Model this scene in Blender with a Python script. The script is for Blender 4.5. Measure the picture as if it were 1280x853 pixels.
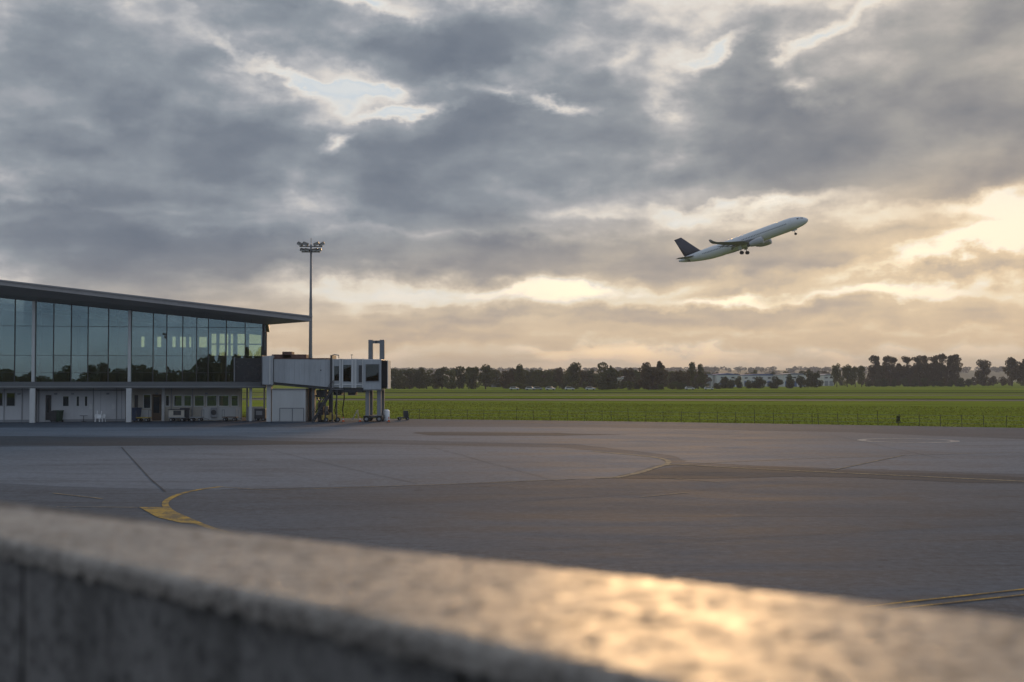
import bpy, bmesh, math, random
import numpy as np
from mathutils import Vector, Matrix, noise as mnoise

random.seed(7)
rng = np.random.default_rng(11)
scene = bpy.context.scene
for o in list(bpy.data.objects):
    bpy.data.objects.remove(o)
C = scene.collection

# ------------------------------------------------------------------ camera
FPX = 1545.0                    # focal length in photo pixels (photo 1280 x 853)
CAM_H = 5.0
PITCH = math.atan(47.5 / FPX)   # horizon on photo row 474
cam_d = bpy.data.cameras.new('camera')
cam = bpy.data.objects.new('camera', cam_d)
C.objects.link(cam)
cam.location = (0, 0, CAM_H)
cam.rotation_euler = (math.pi / 2 + PITCH, 0, 0)
cam_d.sensor_width = 36
cam_d.lens = FPX / 1280 * 36
cam_d.clip_start = 0.05
cam_d.clip_end = 30000
cam_d.dof.use_dof = True
cam_d.dof.focus_distance = 190
cam_d.dof.aperture_fstop = 2.1
scene.camera = cam
scene.render.resolution_x, scene.render.resolution_y = 1024, 682

SUN_AZ, SUN_EL = math.radians(7.6), math.radians(8.5)
SUN_DIR = Vector((math.sin(SUN_AZ) * math.cos(SUN_EL), math.cos(SUN_AZ) * math.cos(SUN_EL), math.sin(SUN_EL)))

def ray(px, py):
    f = Vector((0, math.cos(PITCH), math.sin(PITCH)))
    u = Vector((0, -math.sin(PITCH), math.cos(PITCH)))
    return f + u * ((426.5 - py) / FPX) + Vector((1, 0, 0)) * ((px - 640) / FPX)
def ground(px, py, z=0.0):
    d = ray(px, py); k = (z - CAM_H) / d.z
    return Vector((0, 0, CAM_H)) + d * k
def at_depth(px, py, Y):
    d = ray(px, py); k = Y / d.y
    return Vector((0, 0, CAM_H)) + d * k

# ------------------------------------------------------------------ world: evening sky with broken cloud
world = bpy.data.worlds.new('World'); scene.world = world
world.use_nodes = True
wt = world.node_tree; wt.nodes.clear()
class G:
    """tiny helper for node graphs"""
    def __init__(s, tree): s.t = tree
    def n(s, kind, **kw):
        nd = s.t.nodes.new(kind)
        for k, v in kw.items(): setattr(nd, k, v)
        return nd
    def link(s, a, b): s.t.links.new(a, b)
    def put(s, sock, v):
        if isinstance(v, bpy.types.NodeSocket): s.t.links.new(v, sock)
        else: sock.default_value = v
    def m(s, op, a, b=None, c=None, clamp=False):
        nd = s.n('ShaderNodeMath', operation=op, use_clamp=clamp)
        s.put(nd.inputs[0], a)
        if b is not None: s.put(nd.inputs[1], b)
        if c is not None: s.put(nd.inputs[2], c)
        return nd.outputs[0]
    def v(s, op, a, b=None, sc=None):
        nd = s.n('ShaderNodeVectorMath', operation=op)
        s.put(nd.inputs[0], a)
        if b is not None: s.put(nd.inputs[1], b)
        if sc is not None: s.put(nd.inputs['Scale'], sc)
        return nd.outputs['Value'] if op in ('DOT_PRODUCT', 'LENGTH', 'DISTANCE') else nd.outputs[0]
    def noise(s, vec, scale, detail=4, rough=0.5, dist=0.0, dim='3D', lac=2.0, col=False):
        nd = s.n('ShaderNodeTexNoise', noise_dimensions=dim)
        if vec is not None: s.link(vec, nd.inputs['Vector'])
        nd.inputs['Scale'].default_value = scale; nd.inputs['Detail'].default_value = detail
        nd.inputs['Roughness'].default_value = rough; nd.inputs['Distortion'].default_value = dist
        nd.inputs['Lacunarity'].default_value = lac
        return nd.outputs['Color' if col else 'Fac']
    def step(s, x, lo, hi, kind='SMOOTHSTEP'):
        nd = s.n('ShaderNodeMapRange', interpolation_type=kind)
        s.put(nd.inputs['Value'], x)
        s.put(nd.inputs['From Min'], lo); s.put(nd.inputs['From Max'], hi)
        return nd.outputs[0]
    def remap(s, x, lo, hi, a, b):
        nd = s.n('ShaderNodeMapRange')
        s.put(nd.inputs['Value'], x)
        for i, q in zip((1, 2, 3, 4), (lo, hi, a, b)): s.put(nd.inputs[i], q)
        return nd.outputs[0]
    def mix(s, f, a, b, blend='MIX'):
        nd = s.n('ShaderNodeMix', data_type='RGBA', blend_type=blend)
        s.put(nd.inputs[0], f)
        for sock, q in ((nd.inputs[6], a), (nd.inputs[7], b)):
            s.put(sock, q if isinstance(q, bpy.types.NodeSocket) else (*q[:3], 1))
        return nd.outputs[2]
    def ramp(s, f, stops, interp='LINEAR'):
        nd = s.n('ShaderNodeValToRGB'); s.put(nd.inputs[0], f)
        e = nd.color_ramp.elements; nd.color_ramp.interpolation = interp
        while len(e) < len(stops): e.new(0.5)
        for q, (p, c) in zip(e, stops):
            q.position = p; q.color = (*c[:3], 1) if not isinstance(c, (int, float)) else (c, c, c, 1)
        return nd.outputs[0]

def srgb(r, g, b):
    return tuple(((c / 255) / 12.92 if c <= 10 else ((c / 255 + 0.055) / 1.055) ** 2.4) for c in (r, g, b))

g = G(wt)
D = g.n('ShaderNodeTexCoord').outputs['Generated']
sep = g.n('ShaderNodeSeparateXYZ'); g.link(D, sep.inputs[0])
dx, dy, dz = sep.outputs
hyp = g.m('SQRT', g.m('ADD', g.m('MULTIPLY', dx, dx), g.m('MULTIPLY', dy, dy)))
az = g.m('ARCTAN2', dx, dy)                       # 0 straight ahead (+Y), positive to the right
el = g.m('DIVIDE', dz, hyp)                       # tangent of the elevation
elp = g.m('MAXIMUM', el, 0.0)
# cloud-sheet coordinates: foreshortened towards the horizon
inv = g.m('DIVIDE', 1.0, g.m('ADD', elp, 0.10))
cs = g.n('ShaderNodeCombineXYZ')
g.link(g.m('MULTIPLY', g.m('MULTIPLY', dx, g.m('DIVIDE', inv, hyp)), 1.0), cs.inputs[0])
g.link(g.m('MULTIPLY', g.m('MULTIPLY', dy, g.m('DIVIDE', inv, hyp)), 1.0), cs.inputs[1])
P = cs.outputs[0]
# angular coordinates, stretched a little sideways
ca = g.n('ShaderNodeCombineXYZ'); g.link(az, ca.inputs[0]); g.link(el, ca.inputs[1])
A = ca.outputs[0]
# domain warp: broad billows plus ragged edges
cd = g.n('ShaderNodeCombineXYZ')
g.link(g.m('MULTIPLY', az, 0.62), cd.inputs[0]); g.link(el, cd.inputs[1])
W1 = g.v('SUBTRACT', g.noise(cd.outputs[0], 9.0, 2, 0.5, dim='2D', col=True), (0.5, 0.5, 0.5))
W2 = g.v('SUBTRACT', g.noise(cd.outputs[0], 30.0, 5, 0.58, dim='2D', col=True), (0.5, 0.5, 0.5))
warp = g.v('ADD', g.v('MULTIPLY', W1, (0.055, 0.038, 0)), g.v('MULTIPLY', W2, (0.050, 0.034, 0)))
Aw = g.v('ADD', A, warp)
f_thin = g.step(elp, 0.0, 0.16)
# cloud banks (+) and openings (-): photo position, half-size in photo pixels, tilt, weight
BANKS = [
 # broad dark masses
 (130, 185, 320, 130, 0, .95), (60, 60, 300, 120, 0, .70), (180, 20, 170, 60, 0, .42), (940, 15, 150, 50, 0, .45), (370, 95, 120, 40, 10, .25), (260, 215, 190, 75, 0, .60), (340, 175, 110, 50, -8, .5),
 (420, 48, 165, 58, 0, .95), (540, 72, 130, 44, 4, .65), (600, 25, 140, 50, 0, .60), (740, 40, 200, 70, 0, .75), (715, 105, 75, 50, 10, .7),
 (560, 215, 270, 105, 0, 1.0), (690, 175, 190, 75, 5, .65), (470, 260, 160, 80, 0, .5),
 (870, 140, 190, 85, 8, .9), (930, 195, 150, 80, 0, .6), (1190, 110, 290, 150, 0, 1.0), (1120, 195, 260, 90, 0, .8), (1250, 40, 200, 120, 0, .5),
 (860, 248, 260, 50, 0, .6), (1130, 235, 190, 30, -4, .6),
 # lower layers and streaks
 (60, 310, 320, 70, 0, .75), (250, 320, 420, 62, 0, .80), (560, 318, 330, 52, 0, .75), (540, 343, 150, 18, 0, .6), (820, 318, 200, 46, 0, .80), (330, 345, 260, 26, 2, .4),
 (1080, 302, 200, 32, -3, .95), (960, 350, 210, 20, -3, .8), (1230, 345, 150, 18, -4, .75), (1270, 400, 150, 22, 0, .45),
 (720, 393, 240, 22, 0, .80), (1010, 392, 260, 26, 2, .80), (460, 412, 200, 18, 0, .5), (620, 425, 330, 12, 0, .4), (1060, 425, 200, 10, 0, .45), (120, 400, 300, 40, 0, .35),
 # openings: thin, slanting, between the masses
 (300, 62, 60, 9, 30, -.42), (350, 92, 75, 9, 14, -.50), (440, 108, 80, 9, 4, -.60), (505, 136, 75, 11, -9, -1.0), (414, 182, 34, 12, -14, -.95),
 (635, 112, 70, 13, 18, -.72), (690, 130, 40, 9, 0, -.6), (470, 6, 80, 12, 0, -.62), (235, 28, 80, 14, 18, -.16),
 (885, 68, 55, 13, -22, -.80), (1020, 108, 42, 20, 14, -.95), (1035, 35, 75, 13, -35, -.65), (975, 76, 28, 14, 0, -.55), (820, 72, 36, 20, 0, -.38), (765, 85, 24, 26, 0, -.32),
 (835, 192, 60, 16, -30, -.36), (872, 195, 40, 20, 0, -.28), (990, 165, 30, 50, 10, -.28), (110, 160, 40, 20, 0, -.26), (130, 263, 330, 8, 2, -.30), (190, 150, 130, 14, -8, -.22), (362, 240, 20, 46, 10, -.36), (405, 245, 34, 60, 8, -.26),
 (620, 77, 60, 11, 14, -.26), (560, 18, 50, 12, 0, -.26), (240, 288, 270, 10, 0, -.30), (610, 292, 260, 11, -2, -.30), (440, 300, 60, 20, 10, -.28), (700, 270, 150, 10, -4, -.20), (1235, 195, 80, 30, 0, -.30),
 (950, 262, 130, 13, -2, -1.0), (1250, 270, 190, 20, -3, -1.35), (1268, 298, 80, 38, 0, -1.0), (1140, 330, 210, 14, -8, -1.2), (850, 350, 170, 11, -4, -.7),
 (600, 362, 340, 20, 1, -.95), (470, 372, 200, 22, 2, -.45), (1120, 365, 180, 12, -2, -1.05), (900, 372, 130, 11, 0, -.8), (640, 405, 130, 8, -5, -.4), (560, 440, 320, 16, 0, -.4), (1000, 443, 320, 14, 0, -.45), (1180, 412, 220, 8, 0, -.4),
]
pos = neg = 0.0
for (px, py, a, b, rot, w) in BANKS:
    d = ray(px, py)
    mp = g.n('ShaderNodeMapping', vector_type='TEXTURE')
    g.link(Aw, mp.inputs['Vector'])
    mp.inputs['Location'].default_value = (math.atan2(d.x, d.y), d.z / math.hypot(d.x, d.y), 0)
    mp.inputs['Rotation'].default_value = (0, 0, -math.radians(rot))
    mp.inputs['Scale'].default_value = (a * 1.2 / FPX, b * 1.2 / FPX, 1)
    gr = g.n('ShaderNodeTexGradient', gradient_type='SPHERICAL'); g.link(mp.outputs[0], gr.inputs[0])
    if w > 0: pos = g.m('MULTIPLY_ADD', gr.outputs['Fac'], w, pos)
    else: neg = g.m('MULTIPLY_ADD', gr.outputs['Fac'], -w, neg)
# natural texture of the cloud sheet (goes on all round)
far = g.step(g.m('ABSOLUTE', az), 0.42, 0.75)      # beyond the banks above the sheet carries on by itself
nA = g.noise(P, 1.5, 6, 0.50, 0.1, dim='2D')
nB = g.noise(cd.outputs[0], 9.0, 8, 0.54, 0.05, dim='2D')
nC = g.noise(P, 0.45, 3, 0.5, 0.0, dim='2D')
sheet = g.m('MULTIPLY', far, g.m('MULTIPLY_ADD', g.m('SUBTRACT', nC, 0.5), 1.8, 0.40))
bank = g.m('MULTIPLY', g.m('TANH', g.m('MULTIPLY', g.m('ADD', pos, sheet), 1.15)), 0.60)
low = g.step(g.m('MULTIPLY_ADD', g.m('MINIMUM', g.m('MAXIMUM', az, -0.45), 0.45), -0.12, el), 0.150, 0.035)                     # warm light under the cloud deck
def puffs(vec, sc):
    vo = g.n('ShaderNodeTexVoronoi', voronoi_dimensions='2D', feature='SMOOTH_F1')
    g.link(vec, vo.inputs['Vector']); vo.inputs['Scale'].default_value = sc; vo.inputs['Detail'].default_value = 2.0
    vo.inputs['Roughness'].default_value = 0.5; vo.inputs['Smoothness'].default_value = 0.35
    return vo.outputs['Distance']
cw = g.v('ADD', cd.outputs[0], g.v('MULTIPLY', W2, (0.030, 0.030, 0)))
pf = puffs(cw, 12.0)
core = g.m('MULTIPLY_ADD', g.step(bank, 0.30, 0.62), -0.26, 1.0)      # thick cloud is smoother than its ragged edges
tex = g.m('ADD', g.m('MULTIPLY', g.m('SUBTRACT', nA, 0.5), g.m('MULTIPLY_ADD', f_thin, 0.15, 0.25)), g.m('MULTIPLY', g.m('SUBTRACT', nB, 0.5), 0.85))
tex = g.m('ADD', tex, g.m('MULTIPLY', g.m('SUBTRACT', 0.42, pf), g.m('MULTIPLY_ADD', low, -0.20, 0.46)))
tex = g.m('MULTIPLY', tex, core)
dens = g.m('ADD', g.m('SUBTRACT', bank, g.m('MULTIPLY', neg, 0.52)), g.m('ADD', tex, g.m('MULTIPLY_ADD', low, 0.0, 0.27)))
# relief: the same texture a little further towards the sun; the lit flank of each billow is lighter
P_s = g.v('ADD', P, (0.05, 0.14, 0)); C_s = g.v('ADD', cd.outputs[0], (0.004, -0.010, 0))
rA = g.m('SUBTRACT', nA, g.noise(P_s, 1.5, 4, 0.50, 0.1, dim='2D'))
rB = g.m('SUBTRACT', nB, g.noise(C_s, 9.0, 6, 0.54, 0.05, dim='2D'))
relief = g.m('MULTIPLY', g.m('ADD', g.m('MULTIPLY', rA, 0.30), g.m('MULTIPLY', rB, 0.85)), core)
shade = g.m('ADD', dens, relief)
cool = g.ramp(shade, [(0.00, srgb(206, 215, 222)), (0.12, srgb(228, 226, 221)), (0.22, srgb(218, 213, 208)), (0.33, srgb(186, 187, 190)), (0.42, srgb(163, 167, 174)),
                      (0.54, srgb(143, 151, 160)), (0.76, srgb(121, 130, 142)), (1.0, srgb(107, 117, 131))])
warm = g.ramp(shade, [(0.00, srgb(252, 243, 226)), (0.18, srgb(247, 230, 200)), (0.32, srgb(234, 212, 180)), (0.50, srgb(220, 200, 172)),
                      (0.72, srgb(192, 178, 163)), (1.0, srgb(158, 152, 149))])
glow = g.m('POWER', g.m('MAXIMUM', g.v('DOT_PRODUCT', D, tuple(Vector((math.sin(.44), math.cos(.44), .14)).normalized())), 0.0), 26.0)
front = g.step(dy, -0.35, 0.85)
wf = g.m('ADD', g.m('MULTIPLY', g.m('MULTIPLY', low, 0.92), front), g.m('MULTIPLY', glow, 0.30), clamp=True)
cloudcol = g.mix(wf, cool, warm)
cloudcol = g.mix(g.m('MULTIPLY', glow, 0.22), cloudcol, g.mix(1.0, cloudcol, (1.45, 1.22, 0.92), 'MULTIPLY'))
# a band of peach haze on the horizon, stronger on the sun's side
hz = g.m('MULTIPLY', g.step(el, 0.070, 0.0), g.m('MULTIPLY_ADD', front, -0.34, 0.92))
cloudcol = g.mix(hz, cloudcol, g.mix(front, srgb(200, 206, 204), srgb(242, 203, 155)))
cloudcol = g.mix(1.0, cloudcol, g.mix(front, (0.82, 0.97, 1.20), (1.0, 1.0, 1.0)), 'MULTIPLY')   # away from the sun the cloud is lit by blue sky
# clear sky behind the cloud
sky = g.n('ShaderNodeTexSky', sky_type='NISHITA', sun_disc=False)
sky.sun_elevation = SUN_EL; sky.sun_rotation = SUN_AZ
sky.air_density = 1.0; sky.dust_density = 2.0; sky.ozone_density = 1.0
clear = g.v('SCALE', sky.outputs[0], sc=0.10)
cov = g.m('MULTIPLY_ADD', g.step(dens, -0.15, 0.15), 0.07, 0.93)
skycol = g.mix(cov, clear, cloudcol)
bg = g.n('ShaderNodeBackground'); g.link(skycol, bg.inputs[0]); bg.inputs[1].default_value = 1.0
wo = g.n('ShaderNodeOutputWorld'); g.link(bg.outputs[0], wo.inputs[0])
world.cycles.sampling_method = 'MANUAL'; world.cycles.sample_map_resolution = 512

# ------------------------------------------------------------------ sun (low, veiled by cloud) and exposure
sd = bpy.data.lights.new('sun', 'SUN'); sun = bpy.data.objects.new('sun', sd); C.objects.link(sun)
sd.energy = 1.3; sd.angle = math.radians(10); sd.color = (1.0, 0.60, 0.27)
sun.rotation_euler = SUN_DIR.to_track_quat('Z', 'Y').to_euler()
sun.location = (0, 0, 60)
vs = scene.view_settings
scene.display_settings.display_device = 'sRGB'
vs.view_transform = 'Standard'; vs.look = 'None'; vs.exposure = 0.0; vs.gamma = 1.0; vs.use_curve_mapping = False
cy = scene.cycles
cy.use_denoising = True
cy.max_bounces = 5; cy.diffuse_bounces = 2; cy.glossy_bounces = 3; cy.transmission_bounces = 4; cy.transparent_max_bounces = 12; cy.volume_bounces = 0
cy.sample_clamp_indirect = 6.0

# ------------------------------------------------------------------ helpers
MATS = {}
def mat(name, col, rough=0.6, metal=0.0, spec=0.5, var=0.15, scale=1.0, bump=0.0, bscale=20.0, col2=None, streak=False, coords='Object'):
    """a procedural paint / stone / metal: two-scale colour variation, uneven gloss, fine relief"""
    if name in MATS: return MATS[name]
    m = bpy.data.materials.new(name); m.use_nodes = True
    h = G(m.node_tree); h.t.nodes.clear()
    tc = h.n('ShaderNodeTexCoord').outputs[coords]
    vec = tc
    if streak:
        mp = h.n('ShaderNodeMapping'); h.link(tc, mp.inputs[0]); mp.inputs['Scale'].default_value = (1, 1, 0.15); vec = mp.outputs[0]
    n1 = h.noise(vec, scale, 5, 0.6); n2 = h.noise(vec, scale * 7.3, 4, 0.6)
    f = h.m('ADD', h.m('MULTIPLY', h.m('SUBTRACT', n1, 0.5), 2.0), h.m('SUBTRACT', n2, 0.5))
    c2 = col2 or tuple(c * 0.55 for c in col)
    c = h.mix(h.step(f, -0.6, 0.9, 'LINEAR'), col, c2) if col2 else h.mix(h.m('MULTIPLY_ADD', f, var * 2, var, clamp=True), col, c2)
    b = h.n('ShaderNodeBsdfPrincipled')
    h.link(c, b.inputs['Base Color'])
    h.link(h.m('MULTIPLY_ADD', f, 0.12, rough, clamp=True), b.inputs['Roughness'])
    b.inputs['Metallic'].default_value = metal
    b.inputs['Specular IOR Level'].default_value = spec
    if bump:
        bp = h.n('ShaderNodeBump'); bp.inputs['Strength'].default_value = bump; bp.inputs['Distance'].default_value = 0.02
        h.link(h.noise(tc, bscale, 4, 0.6), bp.inputs['Height']); h.link(bp.outputs[0], b.inputs['Normal'])
    o = h.n('ShaderNodeOutputMaterial'); h.link(b.outputs[0], o.inputs[0])
    MATS[name] = m
    return m

class MB:
    def __init__(s): s.v = []; s.f = []
    def add(s, vs, fs):
        k = len(s.v); s.v += [tuple(p) for p in vs]; s.f += [tuple(i + k for i in q) for q in fs]; return s
    def box(s, x0, x1, y0, y1, z0, z1):
        return s.add([(x, y, z) for z in (z0, z1) for y in (y0, y1) for x in (x0, x1)],
                     [(0, 2, 3, 1), (4, 5, 7, 6), (0, 1, 5, 4), (2, 6, 7, 3), (0, 4, 6, 2), (1, 3, 7, 5)])
    def bar(s, p, q, w, h=None):
        """rectangular bar from p to q"""
        p, q = Vector(p), Vector(q); h = h or w
        d = (q - p).normalized(); up = Vector((0, 0, 1)) if abs(d.z) < 0.95 else Vector((0, 1, 0))
        a = d.cross(up).normalized() * w / 2; b = a.cross(d).normalized() * h / 2
        vs = [c + i * a + j * b for c in (p, q) for i, j in ((-1, -1), (1, -1), (1, 1), (-1, 1))]
        return s.add(vs, [(3, 2, 1, 0), (4, 5, 6, 7)] + [(i, (i + 1) % 4, (i + 1) % 4 + 4, i + 4) for i in range(4)])
    def tube(s, pts, r, n=8, cap=True):
        pts = [Vector(p) for p in pts]; k = len(pts)
        rs = r if isinstance(r, (list, tuple)) else [r] * k
        vs = []
        for i, p in enumerate(pts):
            d = (pts[min(i + 1, k - 1)] - pts[max(i - 1, 0)]).normalized()
            up = Vector((0, 0, 1)) if abs(d.z) < 0.9 else Vector((1, 0, 0))
            a = d.cross(up).normalized(); b = a.cross(d)
            vs += [p + (a * math.cos(t) + b * math.sin(t)) * rs[i] for t in (2 * math.pi * j / n for j in range(n))]
        fs = [(i * n + j, i * n + (j + 1) % n, (i + 1) * n + (j + 1) % n, (i + 1) * n + j) for i in range(k - 1) for j in range(n)]
        if cap: fs += [tuple(range(n))[::-1], tuple((k - 1) * n + j for j in range(n))]
        return s.add(vs, fs)
    def prism(s, poly, y0, y1):
        """polygon in x,z pushed along y"""
        n = len(poly)
        vs = [(x, y0, z) for x, z in poly] + [(x, y1, z) for x, z in poly]
        return s.add(vs, [tuple(range(n)), tuple(range(2 * n - 1, n - 1, -1))] + [(i + n, (i + 1) % n + n, (i + 1) % n, i) for i in range(n)])
    def slab(s, poly, z0, z1):
        n = len(poly)
        vs = [(p[0], p[1], z0) for p in poly] + [(p[0], p[1], z1) for p in poly]
        return s.add(vs, [tuple(range(n))[::-1], tuple(range(n, 2 * n))] + [(i, (i + 1) % n, (i + 1) % n + n, i + n) for i in range(n)])
    def mesh(s, name, m, smooth=False):
        me = bpy.data.meshes.new(name); me.from_pydata(s.v, [], s.f)
        bm = bmesh.new(); bm.from_mesh(me); bmesh.ops.recalc_face_normals(bm, faces=bm.faces); bm.to_mesh(me); bm.free()
        if m: me.materials.append(m)
        if smooth:
            for p in me.polygons: p.use_smooth = True
        return me
    def build(s, name, m, parent=None, smooth=False, bevel=0.0):
        o = bpy.data.objects.new(name, s.mesh(name, m, smooth)); C.objects.link(o)
        if parent: o.parent = parent
        if bevel:
            md = o.modifiers.new('bevel', 'BEVEL'); md.width = bevel; md.segments = 2; md.limit_method = 'ANGLE'
        return o
def tag(o, label=None, cat=None, group=None, kind=None):
    for k, v in (('label', label), ('category', cat), ('group', group), ('kind', kind)):
        if v: o[k] = v
    return o
def empty(name, loc, rz=0.0, label=None, cat=None, group=None):
    o = bpy.data.objects.new(name, None); C.objects.link(o); o.location = loc; o.rotation_euler = (0, 0, rz)
    o.empty_display_size = 0.5
    return tag(o, label, cat, group)
def copy_tree(o, parent=None, kids=None):
    c = o.copy(); C.objects.link(c); c.parent = parent
    for ch in list(o.children): copy_tree(ch, c)
    return c
def B(name, m, parent, *a, bevel=0.0): return MB().box(*a).build(name, m, parent, bevel=bevel)

M = dict(
    white=mat('white_paint', (.60, .60, .58), .55, var=.14, scale=.7),
    panel=mat('white_panel', (.52, .52, .50), .5, var=.18, scale=.6, streak=True),
    tunnel=mat('bridge_paint', (.45, .47, .48), .5, var=.34, scale=.8, streak=True),
    grey=mat('grey_paint', (.26, .27, .28), .5, var=.2),
    steel=mat('galvanised_steel', (.20, .21, .22), .45, metal=.5, var=.2, scale=2),
    dark=mat('dark_metal', (.035, .038, .042), .5, var=.2),
    rubber=mat('rubber', (.018, .018, .019), .8, var=.2),
    roofw=mat('roof_sheet', (.115, .105, .10), .6, var=.15, scale=.3),
    soffit=mat('soffit_sheet', (.34, .32, .31), .55, var=.12, scale=.4),
    fascia=mat('roof_fascia', (.32, .30, .29), .4, metal=.2, var=.12, scale=.4),
    slab=mat('slab_cladding', (.13, .14, .145), .5, var=.15),
    wall=mat('pale_cladding', (.56, .56, .56), .65, var=.18, scale=.5, streak=True),
    beige=mat('beige_render', (.46, .42, .35), .75, var=.2, scale=.6),
    brown=mat('brown_door', (.10, .06, .035), .6, var=.2),
    rust=mat('red_oxide', (.15, .075, .06), .7, var=.3, scale=2),
    yellow=mat('yellow_equipment', (.50, .36, .07), .55, var=.25, scale=2),
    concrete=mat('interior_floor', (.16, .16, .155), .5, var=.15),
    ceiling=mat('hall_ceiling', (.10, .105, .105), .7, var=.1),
    wood=mat('bark', (.055, .042, .032), .9, var=.3, scale=1.5),
)
# glazing: tinted, part mirror
def glass_mat(name, tint, refl, rough=0.0):
    m = bpy.data.materials.new(name); m.use_nodes = True
    h = G(m.node_tree); h.t.nodes.clear()
    t = h.n('ShaderNodeBsdfTransparent'); t.inputs[0].default_value = (*tint, 1)
    gl = h.n('ShaderNodeBsdfGlossy'); gl.inputs['Roughness'].default_value = rough; gl.inputs[0].default_value = (.72, .86, .90, 1)
    tc = h.n('ShaderNodeTexCoord').outputs['Object']
    bp = h.n('ShaderNodeBump'); bp.inputs['Strength'].default_value = .02; bp.inputs['Distance'].default_value = .05
    h.link(h.noise(tc, .35, 2), bp.inputs['Height']); h.link(bp.outputs[0], gl.inputs['Normal'])
    fr = h.n('ShaderNodeFresnel'); fr.inputs[0].default_value = 1.5
    fac = h.m('ADD', fr.outputs[0], refl, clamp=True)
    mx = h.n('ShaderNodeMixShader'); h.link(fac, mx.inputs[0]); h.link(t.outputs[0], mx.inputs[1]); h.link(gl.outputs[0], mx.inputs[2])
    o = h.n('ShaderNodeOutputMaterial'); h.link(mx.outputs[0], o.inputs[0])
    return m
M['glass'] = glass_mat('curtain_wall_glass', (.70, .82, .74), .19)
M['clear'] = glass_mat('clear_glass', (.92, .95, .86), .0)
M['pane'] = glass_mat('small_pane_glass', (.30, .36, .34), .06)
M['darkglass'] = glass_mat('dark_glass', (.08, .10, .11), .05)
def emit_free_led(name, col): return mat(name, col, .3)

# ------------------------------------------------------------------ ground, apron and markings
def surface_mat(name, build):
    m = bpy.data.materials.new(name); m.use_nodes = True
    h = G(m.node_tree); h.t.nodes.clear()
    tc = h.n('ShaderNodeTexCoord').outputs['Object']
    b = h.n('ShaderNodeBsdfPrincipled'); o = h.n('ShaderNodeOutputMaterial'); h.link(b.outputs[0], o.inputs[0])
    build(h, tc, b)
    return m
def scaled(h, tc, sc, rot=0.0):
    mp = h.n('ShaderNodeMapping'); h.link(tc, mp.inputs[0]); mp.inputs['Scale'].default_value = sc; mp.inputs['Rotation'].default_value = (0, 0, rot)
    return mp.outputs[0]
def asphalt(c_lo, c_hi, c_patch, rough, spec, joints=True):
    def f(h, tc, b):
        big = h.noise(scaled(h, tc, (.02, .05, 1), .12), 1.0, 5, .62, .6)
        mid = h.noise(scaled(h, tc, (.12, .30, 1), .1), 1.0, 6, .66, .5)
        fine = h.noise(tc, 3.0, 6, .75)
        grit = h.noise(tc, 26.0, 4, .7)
        c = h.mix(h.step(big, .34, .66), c_lo, c_hi)
        c = h.mix(h.m('MULTIPLY', h.step(mid, .49, .66), .78), c, c_patch)
        c = h.mix(h.m('MULTIPLY', h.step(mid, .46, .34), .35), c, tuple(x * 1.25 for x in c_hi))
        c = h.mix(h.m('MULTIPLY', h.step(fine, .48, .70), .50), c, tuple(x * 1.45 for x in c_hi))
        c = h.mix(h.m('MULTIPLY', h.step(fine, .50, .34), .45), c, tuple(x * .55 for x in c_lo))
        c = h.mix(h.m('MULTIPLY', h.step(grit, .50, .68), .35), c, tuple(x * .45 for x in c_lo))
        # tyre and oil streaks along two taxi directions
        for (rot, thr, amt) in ((.22, .60, .45), (-.45, .63, .40)):
            st = h.noise(scaled(h, tc, (.025, 1.1, 1), rot), 1.0, 4, .55)
            c = h.mix(h.m('MULTIPLY', h.step(st, thr, thr + .10), amt), c, tuple(x * .5 for x in c_lo))
        # oil spots
        sp = h.noise(tc, .55, 3, .5)
        c = h.mix(h.m('MULTIPLY', h.step(sp, .69, .74), .55), c, tuple(x * .45 for x in c_lo))
        h.link(c, b.inputs['Base Color'])
        h.link(h.m('ADD', h.m('MULTIPLY', h.m('SUBTRACT', mid, .5), -.35), rough, clamp=True), b.inputs['Roughness'])
        b.inputs['Specular IOR Level'].default_value = spec
        bp = h.n('ShaderNodeBump'); bp.inputs['Strength'].default_value = .5; bp.inputs['Distance'].default_value = .02
        h.link(h.m('ADD', fine, h.m('MULTIPLY', big, 2.0)), bp.inputs['Height']); h.link(bp.outputs[0], b.inputs['Normal'])
    return f
M['asphalt'] = surface_mat('apron_asphalt', asphalt((0.048, 0.063, 0.083), (0.075, 0.096, 0.123), (0.036, 0.046, 0.061), .9, .12))
M['apron_concrete'] = surface_mat('apron_concrete', asphalt((0.078, 0.101, 0.129), (0.112, 0.141, 0.178), (0.060, 0.077, 0.100), .88, .14))
M['tar'] = surface_mat('dark_tar', asphalt((0.036, 0.044, 0.054), (0.054, 0.066, 0.081), (0.029, 0.036, 0.045), .92, .10))
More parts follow.
